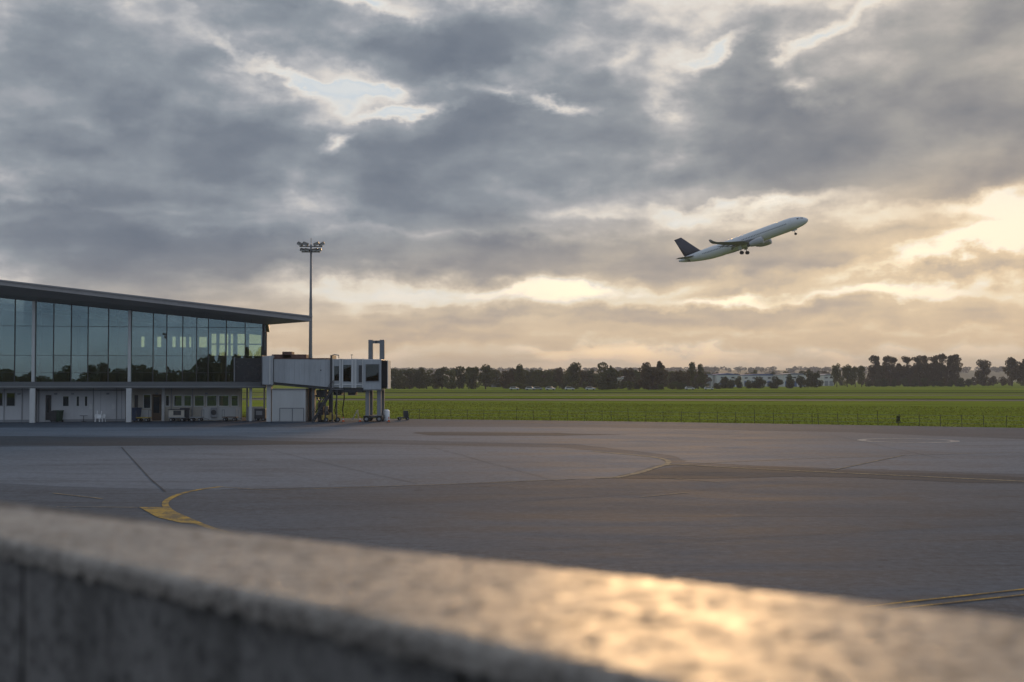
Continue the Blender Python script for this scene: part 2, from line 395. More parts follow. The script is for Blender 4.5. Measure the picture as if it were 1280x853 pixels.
def grass_build(h, tc, b):
    big = h.noise(scaled(h, tc, (.006, .018, 1), .05), 1.0, 5, .62, .5)
    mid = h.noise(scaled(h, tc, (.03, .11, 1)), 1.0, 6, .68, .4)
    fine = h.noise(tc, 1.3, 5, .75)
    mow = h.noise(scaled(h, tc, (.002, .16, 1), -.10), 1.0, 2, .5)
    c = h.mix(h.step(big, .36, .64), (.140, .185, .018), (.215, .240, .030))
    c = h.mix(h.m('MULTIPLY', h.step(mow, .46, .56), .35), c, (.195, .225, .028))
    c = h.mix(h.m('MULTIPLY', h.step(mid, .48, .68), .60), c, (.105, .125, .022))
    c = h.mix(h.m('MULTIPLY', h.step(mid, .44, .32), .45), c, (.25, .225, .075))
    c = h.mix(h.m('MULTIPLY', h.step(fine, .48, .72), .45), c, (.22, .21, .06))
    c = h.mix(h.m('MULTIPLY', h.step(fine, .48, .30), .45), c, (.065, .080, .018))
    h.link(c, b.inputs['Base Color']); b.inputs['Roughness'].default_value = .9; b.inputs['Specular IOR Level'].default_value = 0.0
    bp = h.n('ShaderNodeBump'); bp.inputs['Strength'].default_value = .5; bp.inputs['Distance'].default_value = .1
    h.link(fine, bp.inputs['Height']); h.link(bp.outputs[0], b.inputs['Normal'])
M['grass'] = surface_mat('field_grass', grass_build)
def paint_build(col, worn, thr):
    def f(h, tc, b):
        n = h.noise(tc, 1.1, 5, .7); n2 = h.noise(tc, 14.0, 4, .7)
        wv = h.m('ADD', h.m('MULTIPLY', n, .6), h.m('MULTIPLY', n2, .4))
        h.link(h.mix(h.step(wv, thr, thr + .16), col, worn), b.inputs['Base Color'])
        b.inputs['Roughness'].default_value = .9; b.inputs['Specular IOR Level'].default_value = .08
    return f
M['yellow_line'] = surface_mat('yellow_marking', paint_build((.40, .26, .06), (.13, .11, .08), .43))
M['faded_line'] = surface_mat('faded_marking', paint_build((.34, .275, .17), (.12, .115, .105), .415))
M['white_line'] = surface_mat('white_marking', paint_build((.36, .34, .31), (.15, .15, .155), .44))

def sheet(name, pts, z, m, parent=None, rag=0.0):
    """flat polygon; z above the ground; rag: uneven edge in metres"""
    if rag:
        q = []
        for k in range(len(pts)):
            a, b = Vector((pts[k][0], pts[k][1], 0)), Vector((pts[(k + 1) % len(pts)][0], pts[(k + 1) % len(pts)][1], 0))
            n_ = max(1, int((b - a).length / 1.5)); d = (b - a).normalized(); nn = Vector((-d.y, d.x, 0))
            for j in range(n_):
                p = a + (b - a) * j / n_; p = p + nn * rag * (mnoise.noise((p.x * .12, p.y * .12, 2)) * 1.6 + mnoise.noise((p.x * .7, p.y * .7, 5)) * .6)
                q.append((p.x, p.y))
        pts = q
    bm = bmesh.new(); bm.faces.new([bm.verts.new((p[0], p[1], z)) for p in pts]); bmesh.ops.recalc_face_normals(bm, faces=bm.faces)
    for f_ in bm.faces:
        if f_.normal.z < 0: f_.normal_flip()
    me = bpy.data.meshes.new(name); bm.to_mesh(me); bm.free(); me.materials.append(m)
    o = bpy.data.objects.new(name, me); C.objects.link(o)
    if parent: o.parent = parent
    else: o['kind'] = 'structure'
    return o
LAYER = 0.0
def strip(name, px_pts, width, z, m, parent=None, smooth_n=0):
    """painted line along points on the ground (photo pixels)"""
    pts = [ground(*p) for p in px_pts]
    if smooth_n:
        q = []
        P_ = [pts[0] * 2 - pts[1]] + pts + [pts[-1] * 2 - pts[-2]]
        for i in range(1, len(P_) - 2):
            for k in range(smooth_n):
                t = k / smooth_n
                a, b_, c_, d_ = P_[i - 1], P_[i], P_[i + 1], P_[i + 2]
                q.append(.5 * ((2 * b_) + (c_ - a) * t + (2 * a - 5 * b_ + 4 * c_ - d_) * t * t + (3 * b_ - a - 3 * c_ + d_) * t ** 3))
        pts = q + [pts[-1]]
    global LAYER
    LAYER += 0.001; z = z + LAYER
    vs, fs = [], []
    for i, p in enumerate(pts):
        d = (pts[min(i + 1, len(pts) - 1)] - pts[max(i - 1, 0)]); d.z = 0; d.normalize()
        n = Vector((-d.y, d.x, 0)) * width / 2
        vs += [(p.x + n.x, p.y + n.y, z), (p.x - n.x, p.y - n.y, z)]
        if i: fs.append((2 * i - 2, 2 * i - 1, 2 * i + 1, 2 * i))
    me = bpy.data.meshes.new(name); me.from_pydata(vs, [], fs); me.materials.append(m)
    bm = bmesh.new(); bm.from_mesh(me)
    bmesh.ops.recalc_face_normals(bm, faces=bm.faces)
    if sum(f_.normal.z for f_ in bm.faces) < 0: bmesh.ops.reverse_faces(bm, faces=bm.faces)
    bm.to_mesh(me); bm.free()
    o = bpy.data.objects.new(name, me); C.objects.link(o)
    if parent: o.parent = parent
    else: o['kind'] = 'structure'
    return o

# the field reaches the horizon
sheet('grass_field', [(6500 * math.cos(2 * math.pi * i / 48), 6500 * math.sin(2 * math.pi * i / 48)) for i in range(48)], 0.0, M['grass'])
EDGE = [ground(*p) for p in ((200, 521.3), (500, 524), (760, 527), (1020, 531), (1280, 535.5), (1420, 538.5))]
EDGE = [Vector((-150, 175, 0))] + EDGE + [Vector((160, 82, 0))]
apron = sheet('apron', [(p.x, p.y) for p in EDGE] + [(160, -60), (-150, -60)], 0.03, M['asphalt'])
# dark verge between apron and grass
vs = MB()
for a, b in zip(EDGE[:-1], EDGE[1:]):
    n = Vector((-(b - a).y, (b - a).x, 0)).normalized() * 0.55
    vs.add([(a.x, a.y, .034), (b.x, b.y, .034), (b.x + n.x, b.y + n.y, .012), (a.x + n.x, a.y + n.y, .012)], [(0, 1, 2, 3)])
tag(vs.build('apron_verge', M['tar']), kind='structure')
# lighter concrete stands in front of the terminal and out to the right
def gp(*pp): return [(ground(*p).x, ground(*p).y) for p in pp]
sheet('concrete_stand', gp((-260, 561), (210, 558), (480, 556), (700, 560), (820, 572), (835, 580), (770, 598), (520, 607), (270, 613), (150, 611), (-30, 604), (-260, 606)), .034, M['apron_concrete'], rag=.5)
sheet('concrete_stand', gp((-260, 536), (140, 535), (480, 534), (760, 535), (1060, 541), (1280, 550), (1380, 556), (1380, 597), (1100, 588), (860, 579), (848, 571), (720, 556), (500, 551), (300, 546), (-260, 545)), .034, M['apron_concrete'], rag=.5)
sheet('tar_band', gp((-260, 546.5), (60, 546), (240, 549), (330, 552), (480, 554), (300, 557.5), (-260, 559)), .038, M['tar'], rag=1.0)
sheet('tar_band', gp((800, 588), (850, 584), (1020, 587), (1280, 598), (1380, 603), (1380, 606), (1200, 603), (1000, 597), (780, 599)), .038, M['tar'], rag=1.0)
sheet('tar_band', gp((520, 541), (700, 541.5), (780, 544), (700, 546), (540, 545)), .038, M['tar'], rag=1.0)
# painted lines
strip('taxi_line', [(276, 609.5), (245, 614), (222, 620), (207, 629), (212, 639), (235, 650), (262, 661), (300, 672)], .26, .042, M['yellow_line'], smooth_n=6)
sheet('stand_marking', gp((174, 635.5), (203, 635.5), (214, 641), (236, 650), (252, 657), (225, 655), (196, 648)), .046, M['yellow_line'])
strip('taxi_line', [(276, 609.8), (340, 613.5), (450, 610), (600, 605), (720, 600)], .10, .042, M['faded_line'], smooth_n=6)
strip('taxi_line', [(745, 599), (775, 597), (808, 589), (835, 580), (828, 574.5), (800, 570.5), (740, 565)], .34, .042, M['faded_line'], smooth_n=6)
strip('taxi_line', [(770, 598.5), (800, 592), (818, 586), (835, 582), (860, 582.5), (960, 588), (1100, 594.5), (1280, 603), (1400, 609)], .34, .046, M['faded_line'], smooth_n=6)
strip('taxi_line', [(832, 583), (900, 579), (1000, 574.5), (1110, 571)], .10, .046, M['faded_line'])
strip('taxi_line', [(825, 598), (900, 604)], .09, .046, M['faded_line'])
strip('taxi_line', [(800, 623), (860, 617)], .09, .046, M['faded_line'])
for off in (0, 7):
    strip('taxi_line', [(1000, 771 + off), (1120, 756.5 + off), (1280, 739 + off), (1400, 725 + off)], .10, .042, M['yellow_line'])
strip('stand_marking', [(66, 618), (128, 625)], .12, .042, M['faded_line'])
strip('stand_marking', [(70, 635), (172, 636)], .08, .042, M['faded_line'])
strip('pavement_joint', [(152, 560), (170, 580), (188, 600), (207, 616)], .08, .042, M['tar'])
strip('stand_marking', [(1040, 589), (1130, 570), (1280, 566)], .12, .042, M['faded_line'])
# worn white ring
c0 = ground(1135, 551.5)
ring = MB(); nseg = 40
for k in range(nseg):
    for_r = []
    for t in (2 * math.pi * k / nseg, 2 * math.pi * (k + 1) / nseg):
        for r_ in (3.3, 4.0): for_r.append((c0.x + r_ * math.cos(t), c0.y + r_ * math.sin(t) * .9, .042))
    ring.add(for_r, [(0, 1, 3, 2)])
tag(ring.build('ring_marking', M['white_line']), kind='structure')
# taxiway and runway beyond the near grass
def band(name, y0, y1, m, z, x0=-1200, x1=1700, dy=0.0):
    a, b = 5 * FPX / (y0 - 474), 5 * FPX / (y1 - 474)
    return sheet(name, [(x0, a - x0 * dy), (x1, a - x1 * dy), (x1, b - x1 * dy), (x0, b - x0 * dy)], z, m)
M['track'] = surface_mat('runway_surface', asphalt((.085, .09, .085), (.12, .12, .105), (.07, .075, .06), .92, .05))
M['hay'] = mat('dry_grass', (.20, .19, .075), .9, spec=0.0, col2=(.10, .11, .03), scale=.03)
M['dgrass'] = mat('dark_rough_grass', (.065, .080, .018), .9, spec=0.0, col2=(.04, .045, .018), scale=.03)
band('runway', 501.0, 499.4, M['track'], .03, dy=.06)
band('runway', 494.8, 494.1, M['track'], .03, dy=.03)
sheet('rough_grass_belt', [(-700, 331), (900, 262), (900, 277), (-700, 352)], .02, M['dgrass'])
for (ya, yb, tl) in ((490.2, 491.2, .02), (488.4, 488.9, 0)):
    band('dry_grass_belt' if ya > 500 else 'rough_grass_belt', yb, ya, M['hay'] if ya > 512 else M['dgrass'], .012, x0=-400, x1=600, dy=tl)
sheet('dry_grass_belt', [(-700, 425), (300, 405), (1200, 380), (1200, 400), (300, 430), (-700, 460)], .02, M['hay'])

# slab joints, thin and faint
M['seal'] = surface_mat('joint_seal', asphalt((0.039, 0.048, 0.059), (0.064, 0.077, 0.093), (0.034, 0.041, 0.051), .92, .08))
for k, (x0, y0, x1, y1) in enumerate(((330, 562, 520, 606), (520, 553, 742, 563), (60, 566, 330, 563), (640, 628, 1010, 606), (1010, 606, 1290, 622), (880, 560, 1290, 572),
                                      (400, 575, 720, 580), (1040, 545, 1180, 575), (300, 640, 620, 625), (540, 560, 700, 604), (-20, 585, 260, 580), (640, 690, 1290, 655))):
    n_ = 10
    pp = [(x0 + (x1 - x0) * t / n_ + R0, y0 + (y1 - y0) * t / n_ + R1) for t in range(n_ + 1) for R0, R1 in [(random.uniform(-2, 2), random.uniform(-.2, .2))]]
    strip('pavement_joint', pp, .035, .042, M['seal'])

# ------------------------------------------------------------------ terminal
TH = math.radians(10.8)                       # the facade swings away to the right
E0 = ground(330, 527)                         # right front corner
TR = Matrix.Translation(E0) @ Matrix.Rotation(TH, 4, 'Z')
TRi = TR.inverted()
def fl(px, py, yl=0.0):
    """photo pixel -> (x, z) on the terminal's local plane y = yl"""
    o = TRi @ Vector((0, 0, CAM_H)); d = TRi.to_3x3() @ ray(px, py)
    k = (yl - o.y) / d.y
    p = o + d * k
    return p.x, p.z
def fx(px, yl=0.0): return fl(px, 480, yl)[0]
def fz(py, px=200, yl=0.0): return fl(px, py, yl)[1]
term = empty('terminal_building', E0, TH, 'low glass fronted terminal with white ground floor and thin wing roof', 'building')
XL = -62.0                                     # left end, out of frame
Z_SO, Z_SL = fz(485.5), fz(477.5)              # slab underside / top
(xa, za), (xb, zb) = fl(0, 372.5), fl(330, 405.5)
def ztop(x): return za + (zb - za) * (x - xa) / (xb - xa)     # glass head
DEPTH = 24.0
B('floor_slab', M['slab'], term, XL, 0.25, -0.55, DEPTH, Z_SO, Z_SL)
B('slab_edge', mat('slab_edge_strip', (.22, .225, .22), .5), term, XL, 0.27, -0.60, -0.553, Z_SO + .12, Z_SO + .26)
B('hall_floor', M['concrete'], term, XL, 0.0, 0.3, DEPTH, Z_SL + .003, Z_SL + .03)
# curtain wall: mullions, transoms and one pane per bay
mull_px = [-150, -95, -62, -20, 18, 44, 66.5, 88.5, 109.5, 135, 160.5, 191, 208, 228, 245.5, 260, 282.5, 306]
mull = [XL] + [fx(-150) - 3.2 * k for k in range(4, 0, -1)] + [fx(p) for p in mull_px] + [-0.14]
for i, x in enumerate(mull):
    wide = .10 if i != len(mull) - 1 else .26
    m_ = MB().box(x - wide / 2, x + wide / 2, -.12, .10, Z_SL + .004, Z_SL + .004)
    zt = ztop(x)
    m_.v = [(a, b, c if k < 4 else zt) for k, (a, b, c) in enumerate(m_.v)]
    m_.build('mullion', M['dark'], term)
tz = [fz(430), fz(455)]
for i in range(len(mull) - 1):
    a, b = mull[i] + .055, mull[i + 1] - .055
    if b - a < .2: continue
    pane = MB().prism([(a, Z_SL + .006), (b, Z_SL + .006), (b, ztop(b) - .02), (a, ztop(a) - .02)], -.012, .012)
    tx, tz_ = random.uniform(-.012, .012), random.uniform(-.014, .014)
    pane.v = [(px_, py_ + (tx if px_ > (a + b) / 2 else -tx) + (tz_ if pz_ > Z_SL + 2 else -tz_), pz_) for px_, py_, pz_ in pane.v]
    pane.build('glass_pane', M['glass'], term)
for k, (h_, w_) in enumerate(((6.35, .05), (3.0, .05), (1.05, .04))):
    for i in range(len(mull) - 1):
        a, b = mull[i] + .052, mull[i + 1] - .052
        if b - a < .2: continue
        if Z_SL + h_ > ztop(b) - .4: continue
        MB().box(a, b, -.05, -.014, Z_SL + h_, Z_SL + h_ + w_).build('transom', M['dark'], term)
# solid dark panel at the foot of the last bays, where the link corridor joins
B('link_panel', mat('link_panel_dark', (.022, .026, .03), .25, var=.2), term, fx(294), -.30, -.62, -.13, Z_SL + .01, fz(447.5))
B('panel_post', M['grey'], term, fx(293) - .06, fx(293) + .06, -.66, -.13, Z_SL + .01, fz(446.5))
# roof: thin wing, rising outwards over the apron, pointed at the right
YF = -5.0
(xfa, zfa), (xfb, zfb) = fl(0, 356.5, YF), fl(390, 402.0, YF)
(_, zta), (_, ztb) = fl(0, 351.0, YF), fl(390, 396.3, YF)
def zf(x): return zfa + (zfb - zfa) * (x - xfa) / (xfb - xfa)
def zr(x): return zta + (ztb - zta) * (x - xfa) / (xfb - xfa)
XC = 0.45
tipx = xfb
lo = [(XL, YF, zf(XL)), (tipx, YF, zf(tipx)), (XC, .9, ztop(XC) + .02), (XC, DEPTH + .8, ztop(XC) + .02), (XL, DEPTH + .8, ztop(XL) + .02), (XL, .0, ztop(XL) + .02), (0, 0, ztop(0) + .02)]
rf = MB().add(lo[:2] + [lo[2], lo[6], lo[5]], [(0, 1, 2, 3, 4)])
soff = rf.build('roof_soffit', M['soffit'], term)
# hall ceiling behind the glass
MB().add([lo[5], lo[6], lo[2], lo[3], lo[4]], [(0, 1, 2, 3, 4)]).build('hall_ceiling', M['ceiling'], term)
up_ = [(XL, YF, zr(XL)), (tipx, YF, zr(tipx)), (XC, .9, ztop(XC) + 1.25), (XC, DEPTH + .8, ztop(XC) + .9), (XL, DEPTH + .8, ztop(XL) + .9)]
base5 = [lo[0], lo[1], lo[2], lo[3], lo[4]]
roof = MB().add(up_, [(0, 1, 2, 3, 4)]).build('roof', M['roofw'], term)
fas = MB()
for i in (0, 1, 2, 3):
    a, b = base5[i], base5[i + 1]; c_, d_ = up_[i + 1], up_[i]
    fas.add([a, b, c_, d_], [(0, 1, 2, 3)])
fo = fas.build('fascia', M['fascia'], roof)
lip = MB().bar((XL, YF - .05, zr(XL) + .03), (tipx + .05, YF - .05, zr(tipx) + .03), .22, .16)
lip.build('gutter', mat('gutter_metal', (.30, .29, .285), .4, metal=.3), roof)
# soffit joints: thin ribs under the overhang
for k in range(15):
    x = -1.5 - 3.4 * k
    if x < XL: break
    MB().bar((x, YF + .15, zf(x) - .02), (x, -.14, ztop(x) - .01), .05, .05).build('soffit_joint', M['roofw'], term)
# hall structure: white columns behind the glass in line with the ground-floor columns
for px in (-80, 41.3, 161.5):
    x = fx(px, -.35)
    B('column', M['white'], term, x - .30, x + .30, -.75, -.15, 0.0, Z_SO - .003, bevel=.05)
    B('column', M['white'], term, x - .17, x + .17, -.50, -.16, Z_SL + .003, ztop(x) + .03, bevel=.04)
x = fx(313.5, .5)
B('column', M['white'], term, x - .16, x + .16, .3, .62, 0.0, Z_SO - .003, bevel=.03)
# back wall of the hall, with its windows towards the far side
bw = DEPTH
def bz(py): return fl(280, py, bw)[1]
ZB0, ZB1 = bz(446), bz(417.5)
wins = [(311, 326, 0), (296.5, 305.5, 0), (283, 291, 0), (274, 280.5, 0), (264, 270, 0), (248.5, 258, 1), (236, 242, 1), (224.5, 232, 1), (215, 219, 1), (196, 201, 1), (176, 180, 1)]
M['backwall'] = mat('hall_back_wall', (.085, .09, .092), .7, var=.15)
edges = [.1]
for a_, b_, up1 in wins:
    xa_, xb_ = fx(a_, bw), fx(b_, bw)
    z0_, z1_ = (bz(445.5), ZB1) if not up1 else (bz(434.5), bz(421.5))
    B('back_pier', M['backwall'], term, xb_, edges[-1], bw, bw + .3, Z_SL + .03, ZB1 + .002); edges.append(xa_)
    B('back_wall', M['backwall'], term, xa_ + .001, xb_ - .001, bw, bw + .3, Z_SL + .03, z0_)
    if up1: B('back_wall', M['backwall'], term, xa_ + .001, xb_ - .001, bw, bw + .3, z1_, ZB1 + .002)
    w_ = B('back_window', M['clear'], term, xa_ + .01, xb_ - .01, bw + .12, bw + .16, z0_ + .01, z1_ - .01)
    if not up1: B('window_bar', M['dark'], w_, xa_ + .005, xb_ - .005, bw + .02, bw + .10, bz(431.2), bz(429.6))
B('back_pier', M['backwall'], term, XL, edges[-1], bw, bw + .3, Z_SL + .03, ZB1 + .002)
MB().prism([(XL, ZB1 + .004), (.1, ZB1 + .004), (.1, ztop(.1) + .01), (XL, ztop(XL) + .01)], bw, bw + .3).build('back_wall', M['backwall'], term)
ZB0 = 7.4
# right end wall glazing of the hall
B('end_wall', M['backwall'], term, -.02, .2, .35, bw, Z_SL + .035, ZB0 - 1.2)
B('end_glass', M['glass'], term, .05, .09, .36, bw - .02, ZB0 - 1.18, ztop(0) - .03)
for y in (4, 8, 12, 16, 20):
    B('end_mullion', M['dark'], term, .0, .14, y - .06, y + .06, ZB0 - 1.18, ztop(0))
B('end_wall', M['dark'], term, XL, XL + .2, .1, bw, 0, ztop(XL))
for k in range(9):
    xx = -4.5 - 4.6 * k
    MB().tube([(xx, 13, Z_SL + .03), (xx, 13, ztop(xx) + .01)], .16, 10).build('hall_column', M['dark'], term)
# seats and counters inside, seen as a dark fringe above the slab
for k in range(11):
    x = -3.6 - 4.1 * k + random.uniform(-.5, .5); y = 3.5 + random.uniform(0, 7); w_ = random.uniform(1.2, 2.6)
    B('seat_row', M['dark'], term, x - w_ / 2, x + w_ / 2, y, y + .5, Z_SL + .03, Z_SL + .48, bevel=.04)
    B('seat_back', M['dark'], term, x - w_ / 2, x + w_ / 2, y + .503, y + .6, Z_SL + .25, Z_SL + .95, bevel=.04)
for (x, y, h_) in ((-7.5, 9, 2.3), (-12.5, 8, 1.7), (-24, 13, 1.6)):
    B('kiosk_counter', M['dark'], term, x - 2.1, x + 2.1, y, y + 2.4, Z_SL + .03, Z_SL + .03 + h_, bevel=.03)

# ground floor: recessed walls with windows and doors
def wall_with_openings(x0, x1, y, z0, z1, opens, m, th=.2):
    """solid pieces around rectangular openings (a,b,c,d) = x0,x1,z0,z1"""
    xs = sorted({x0, x1} | {q for o in opens for q in o[:2]})
    for a, b in zip(xs[:-1], xs[1:]):
        if b - a < 1e-4: continue
        mid = (a + b) / 2
        cov = sorted([(o[2], o[3]) for o in opens if o[0] <= mid <= o[1]])
        z = z0
        for c_, d_ in cov:
            if c_ - z > .01: B('wall', m, term, a, b, y, y + th, z, c_)
            z = d_
        if z1 - z > .01: B('wall', m, term, a, b, y, y + th, z, z1)
def opening(px0, py0, px1, py1, y):
    a, zt = fl(px0, py0, y); b, zb_ = fl(px1, py1, y)
    return (a, b, max(zb_, .02), zt)
def window(o, y, m_frame, glass=None, fr=.07):
    a, b, c_, d_ = o
    f = MB().box(a, a + fr, y - .02, y + .1, c_, d_).box(b - fr, b, y - .02, y + .1, c_, d_).box(a + fr, b - fr, y - .02, y + .1, c_, c_ + fr).box(a + fr, b - fr, y - .02, y + .1, d_ - fr, d_)
    w = f.build('window', m_frame, term)
    B('pane', glass or M['pane'], w, a + fr + .002, b - fr - .002, y + .04, y + .06, c_ + fr + .002, d_ - fr - .002)
    return w
def door(o, y, m, glazed=False):
    a, b, c_, d_ = o
    dd = B('door', m, term, a + .03, b - .03, y + .04, y + .1, c_ + .01, d_ - .03)
    B('handle', M['steel'], dd, b - .18, b - .14, y - .02, y + .039, c_ + .95, c_ + 1.1)
    if glazed:
        B('pane', M['darkglass'], dd, a + .18, b - .22, y + .02, y + .038, c_ + .9, d_ - .3)
    return dd
ZC = Z_SO - .004
# left stretch
Y1 = 1.6
o1 = [opening(-26, 491, -9, 508, Y1), opening(-2, 491, 3.5, 508, Y1), opening(8, 491, 19, 508, Y1)]
wall_with_openings(XL + .3, fx(38, Y1), Y1, 0, ZC, o1, M['wall'])
for o in o1: window(o, Y1, M['grey'])
# middle stretch between the columns
Y2 = 2.2
o2 = [opening(57, 494, 64, 525.5, Y2), opening(78, 495, 86.5, 508.5, Y2), opening(95, 495, 99.5, 508.5, Y2), opening(105.3, 495, 109.8, 508.5, Y2)]
wall_with_openings(fx(46, Y2), fx(157, Y2), Y2, 0, ZC, o2, M['wall'])
door(o2[0], Y2, M['dark'], True)
for o in o2[1:]: window(o, Y2, M['white'])
B('panel_joint', M['grey'], term, fx(152, Y2), fx(152.6, Y2), Y2 - .012, Y2 - .002, .1, ZC - .05)
B('panel_joint', M['grey'], term, fx(126, Y2), fx(126.4, Y2), Y2 - .012, Y2 - .002, .1, ZC - .05)
B('return_wall', M['dark'], term, fx(38, Y1) + .003, fx(46, Y2) - .003, Y1 + .05, Y2 + .2, 0, ZC)
# right stretch: beige bay with doors and a row of windows
Y3 = 2.6
o3 = [opening(168, 494, 172.5, 526, Y3), opening(179, 493, 188.5, 511, Y3), opening(190, 493, 201.5, 526, Y3)]
o3 += [opening(a, 494, b, 508.5, Y3) for a, b in ((206.5, 212), (217, 228), (229.5, 239.5), (242.5, 255.5), (258, 271.5), (273, 286.5), (288.5, 298))]
wall_with_openings(fx(157, Y2) + .003, fx(301, Y3), Y3, 0, ZC, o3, M['beige'])
door(o3[0], Y3, M['dark'])
window(o3[1], Y3, M['white']); door(o3[2], Y3, M['brown'], True)
for o in o3[3:]: window(o, Y3, M['white'], M['pane'], .09)
B('white_dado', M['panel'], term, fx(253.5, Y3 - .1), fx(301, Y3 - .1), Y3 - .10, Y3 - .004, .12, fz(509.5, 200, Y3))
B('white_dado', M['panel'], term, fx(174.5, Y3 - .1), fx(189, Y3 - .1), Y3 - .10, Y3 - .004, .12, fz(512.5, 200, Y3))
B('white_pilaster', M['white'], term, fx(202.6, Y3 - .2), fx(205.8, Y3 - .2), Y3 - .25, Y3 - .003, 0, ZC)
ac = B('air_conditioner', M['grey'], term, fx(263.5, Y3 - .5), fx(271.5, Y3 - .5), Y3 - .52, Y3 - .105, fz(522, 200, Y3), fz(510, 200, Y3), bevel=.03)
MB().tube([((fx(267.3, Y3 - .5)), Y3 - .525, fz(516, 200, Y3)), ((fx(267.3, Y3 - .5)), Y3 - .56, fz(516, 200, Y3))], .32, 14).build('fan_grille', M['dark'], ac)
# open corner: posts and glazed screens, with the field beyond
for px, w_ in ((302, .14), (309, .2), (330.5, .2)):
    x = fx(px, Y3)
    B('corner_post', M['grey'], term, x - w_ / 2, x + w_ / 2, Y3, Y3 + .2, 0, ZC)
B('corner_rail', M['white'], term, fx(316, Y3), fx(330, Y3), Y3 + .02, Y3 + .12, fz(499.5, 200, Y3), fz(497.8, 200, Y3))
B('corner_upstand', M['panel'], term, fx(309.8, Y3), fx(329, Y3), Y3 + .02, Y3 + .12, 0.02, fz(509, 200, Y3))
# ceiling beams in the hall, pipes, lamps and cable trays on the ground floor
for k in range(12):
    xx = -2.2 - 2.9 * k
    MB().bar((xx, .6, ztop(xx) - .25), (xx, DEPTH - .1, ztop(xx) - .25), .14, .4).build('ceiling_beam', M['dark'], term)
for yy in (6, 14):
    MB().bar((XL + .5, yy, ztop(XL + .5) - .75), (-.4, yy, ztop(-.4) - .75), .12, .25).build('ceiling_duct', M['grey'], term)
for k in range(8):
    xx = -5 - 3.7 * k
    MB().bar((xx, 9.2, Z_SL + .03), (xx, 9.2, Z_SL + 1.15), .05).build('rail_post', M['grey'], term)
B('hall_rail', M['grey'], term, -34, -4, 9.17, 9.23, Z_SL + 1.153, Z_SL + 1.21)
for (xx, hh) in ((-9.2, 3.4), (-14.8, 2.6), (-19.5, 3.6), (-27, 2.8)):
    B('sign_board', M['dark'], term, xx - .9, xx + .9, 7.0, 7.15, Z_SL + hh, Z_SL + hh + .7)
for px_, yy in ((49, Y2), (117, Y2), (146, Y2), (214.5, Y3), (240.8, Y3), (5.6, Y1), (28, Y1)):
    MB().tube([(fx(px_, yy), yy - .06, .05), (fx(px_, yy), yy - .06, ZC - .02)], .05, 6).build('downpipe', M['grey'], term)
for px_, yy in ((70, Y2), (91, Y2), (135, Y2), (196, Y3), (258, Y3), (-12, Y1), (24, Y1)):
    B('wall_lamp', M['grey'], term, fx(px_, yy) - .16, fx(px_, yy) + .16, yy - .18, yy - .004, ZC - .75, ZC - .55)
B('cable_tray', M['steel'], term, fx(47, Y2), fx(156, Y2), Y2 - .2, Y2 - .07, ZC - .32, ZC - .24)
B('plinth', M['grey'], term, fx(65, Y2), fx(157, Y2), Y2 - .04, Y2 - .003, 0.03, .32)
B('plinth', M['grey'], term, XL + .4, fx(38, Y1), Y1 - .04, Y1 - .003, 0.03, .32)
for px_ in (112, 140):
    B('notice', M['white'], term, fx(px_, Y2), fx(px_ + 4, Y2), Y2 - .02, Y2 - .004, 1.5, 2.1)
# store rooms behind the ground floor walls
B('store_wall', M['beige'], term, fx(-120), -11.5, DEPTH - 6, DEPTH - 5.8, 0, ZC)
B('store_partition', M['beige'], term, fx(270) - .1, fx(270) + .1, Y3 + .3, DEPTH - 6.1, 0, ZC)

# ------------------------------------------------------------------ jet bridge
J0 = ground(410, 527.3); JS = FPX / J0.y
def jx(px): return (px - 410) / JS
def jz(py): return CAM_H + (474 - py) / JS
jb = empty('jet_bridge', J0, 0, 'pale grey passenger boarding bridge joined to the terminal corner, with tall lifting frame', 'boarding bridge')
def taper_box(x0, x1, zb0, zb1, zt0, zt1, y0, y1):
    return MB().prism([(x0, zb0), (x1, zb1), (x1, zt1), (x0, zt0)], y0, y1)
# link corridor and rotunda
taper_box(jx(331), jx(344.5), jz(481), jz(482), jz(446), jz(445), -1.9, 1.9).build('rotunda', M['tunnel'], jb, bevel=.08)
B('rotunda_post', M['white'], jb, jx(335), jx(340.5), -.9, .1, 0, jz(481.5))
B('rotunda_frame', M['dark'], jb, jx(330.2), jx(331.6), -2.0, 2.0, jz(482), jz(445))
B('rotunda_edge', M['white'], jb, jx(340.5), jx(342), -2.02, -1.905, jz(480.5), jz(446.5))
# main tunnel, sinking towards the cab, ribbed panels
X0, X1 = jx(345), jx(415)
t_ = taper_box(X0, X1, jz(478), jz(484.5), jz(449.3), jz(449.8), -1.55, 1.45).build('tunnel', M['tunnel'], jb, bevel=.05)
nr = 11
for k in range(1, nr):
    f = k / nr; x = X0 + (X1 - X0) * f
    B('panel_rib', M['tunnel'], t_, x - .03, x + .03, -1.585, -1.552, jz(478 + 6.5 * f) + .08, jz(449.5) - .08)
MB().prism([(X0, jz(478) - .30), (X1, jz(484.5) - .30), (X1, jz(484.5) - .003), (X0, jz(478) - .003)], -1.4, 1.3).build('floor_beam', M['dark'], t_)
B('roof_edge', M['rust'], t_, X0, X1, -1.6, 1.5, jz(449.2), jz(449.2) + .10)
B('sign_plate', M['dark'], t_, jx(402), jx(404), -1.575, -1.556, jz(464), jz(462.4))
for (a, b, c_) in ((341, 384, 446.6), (354, 366, 440.0)):
    B('roof_plant', M['rust'], jb, jx(a), jx(b), -.9, .9, jz(448.6), jz(c_ - (0 if c_ < 445 else 3.2)), bevel=.05)
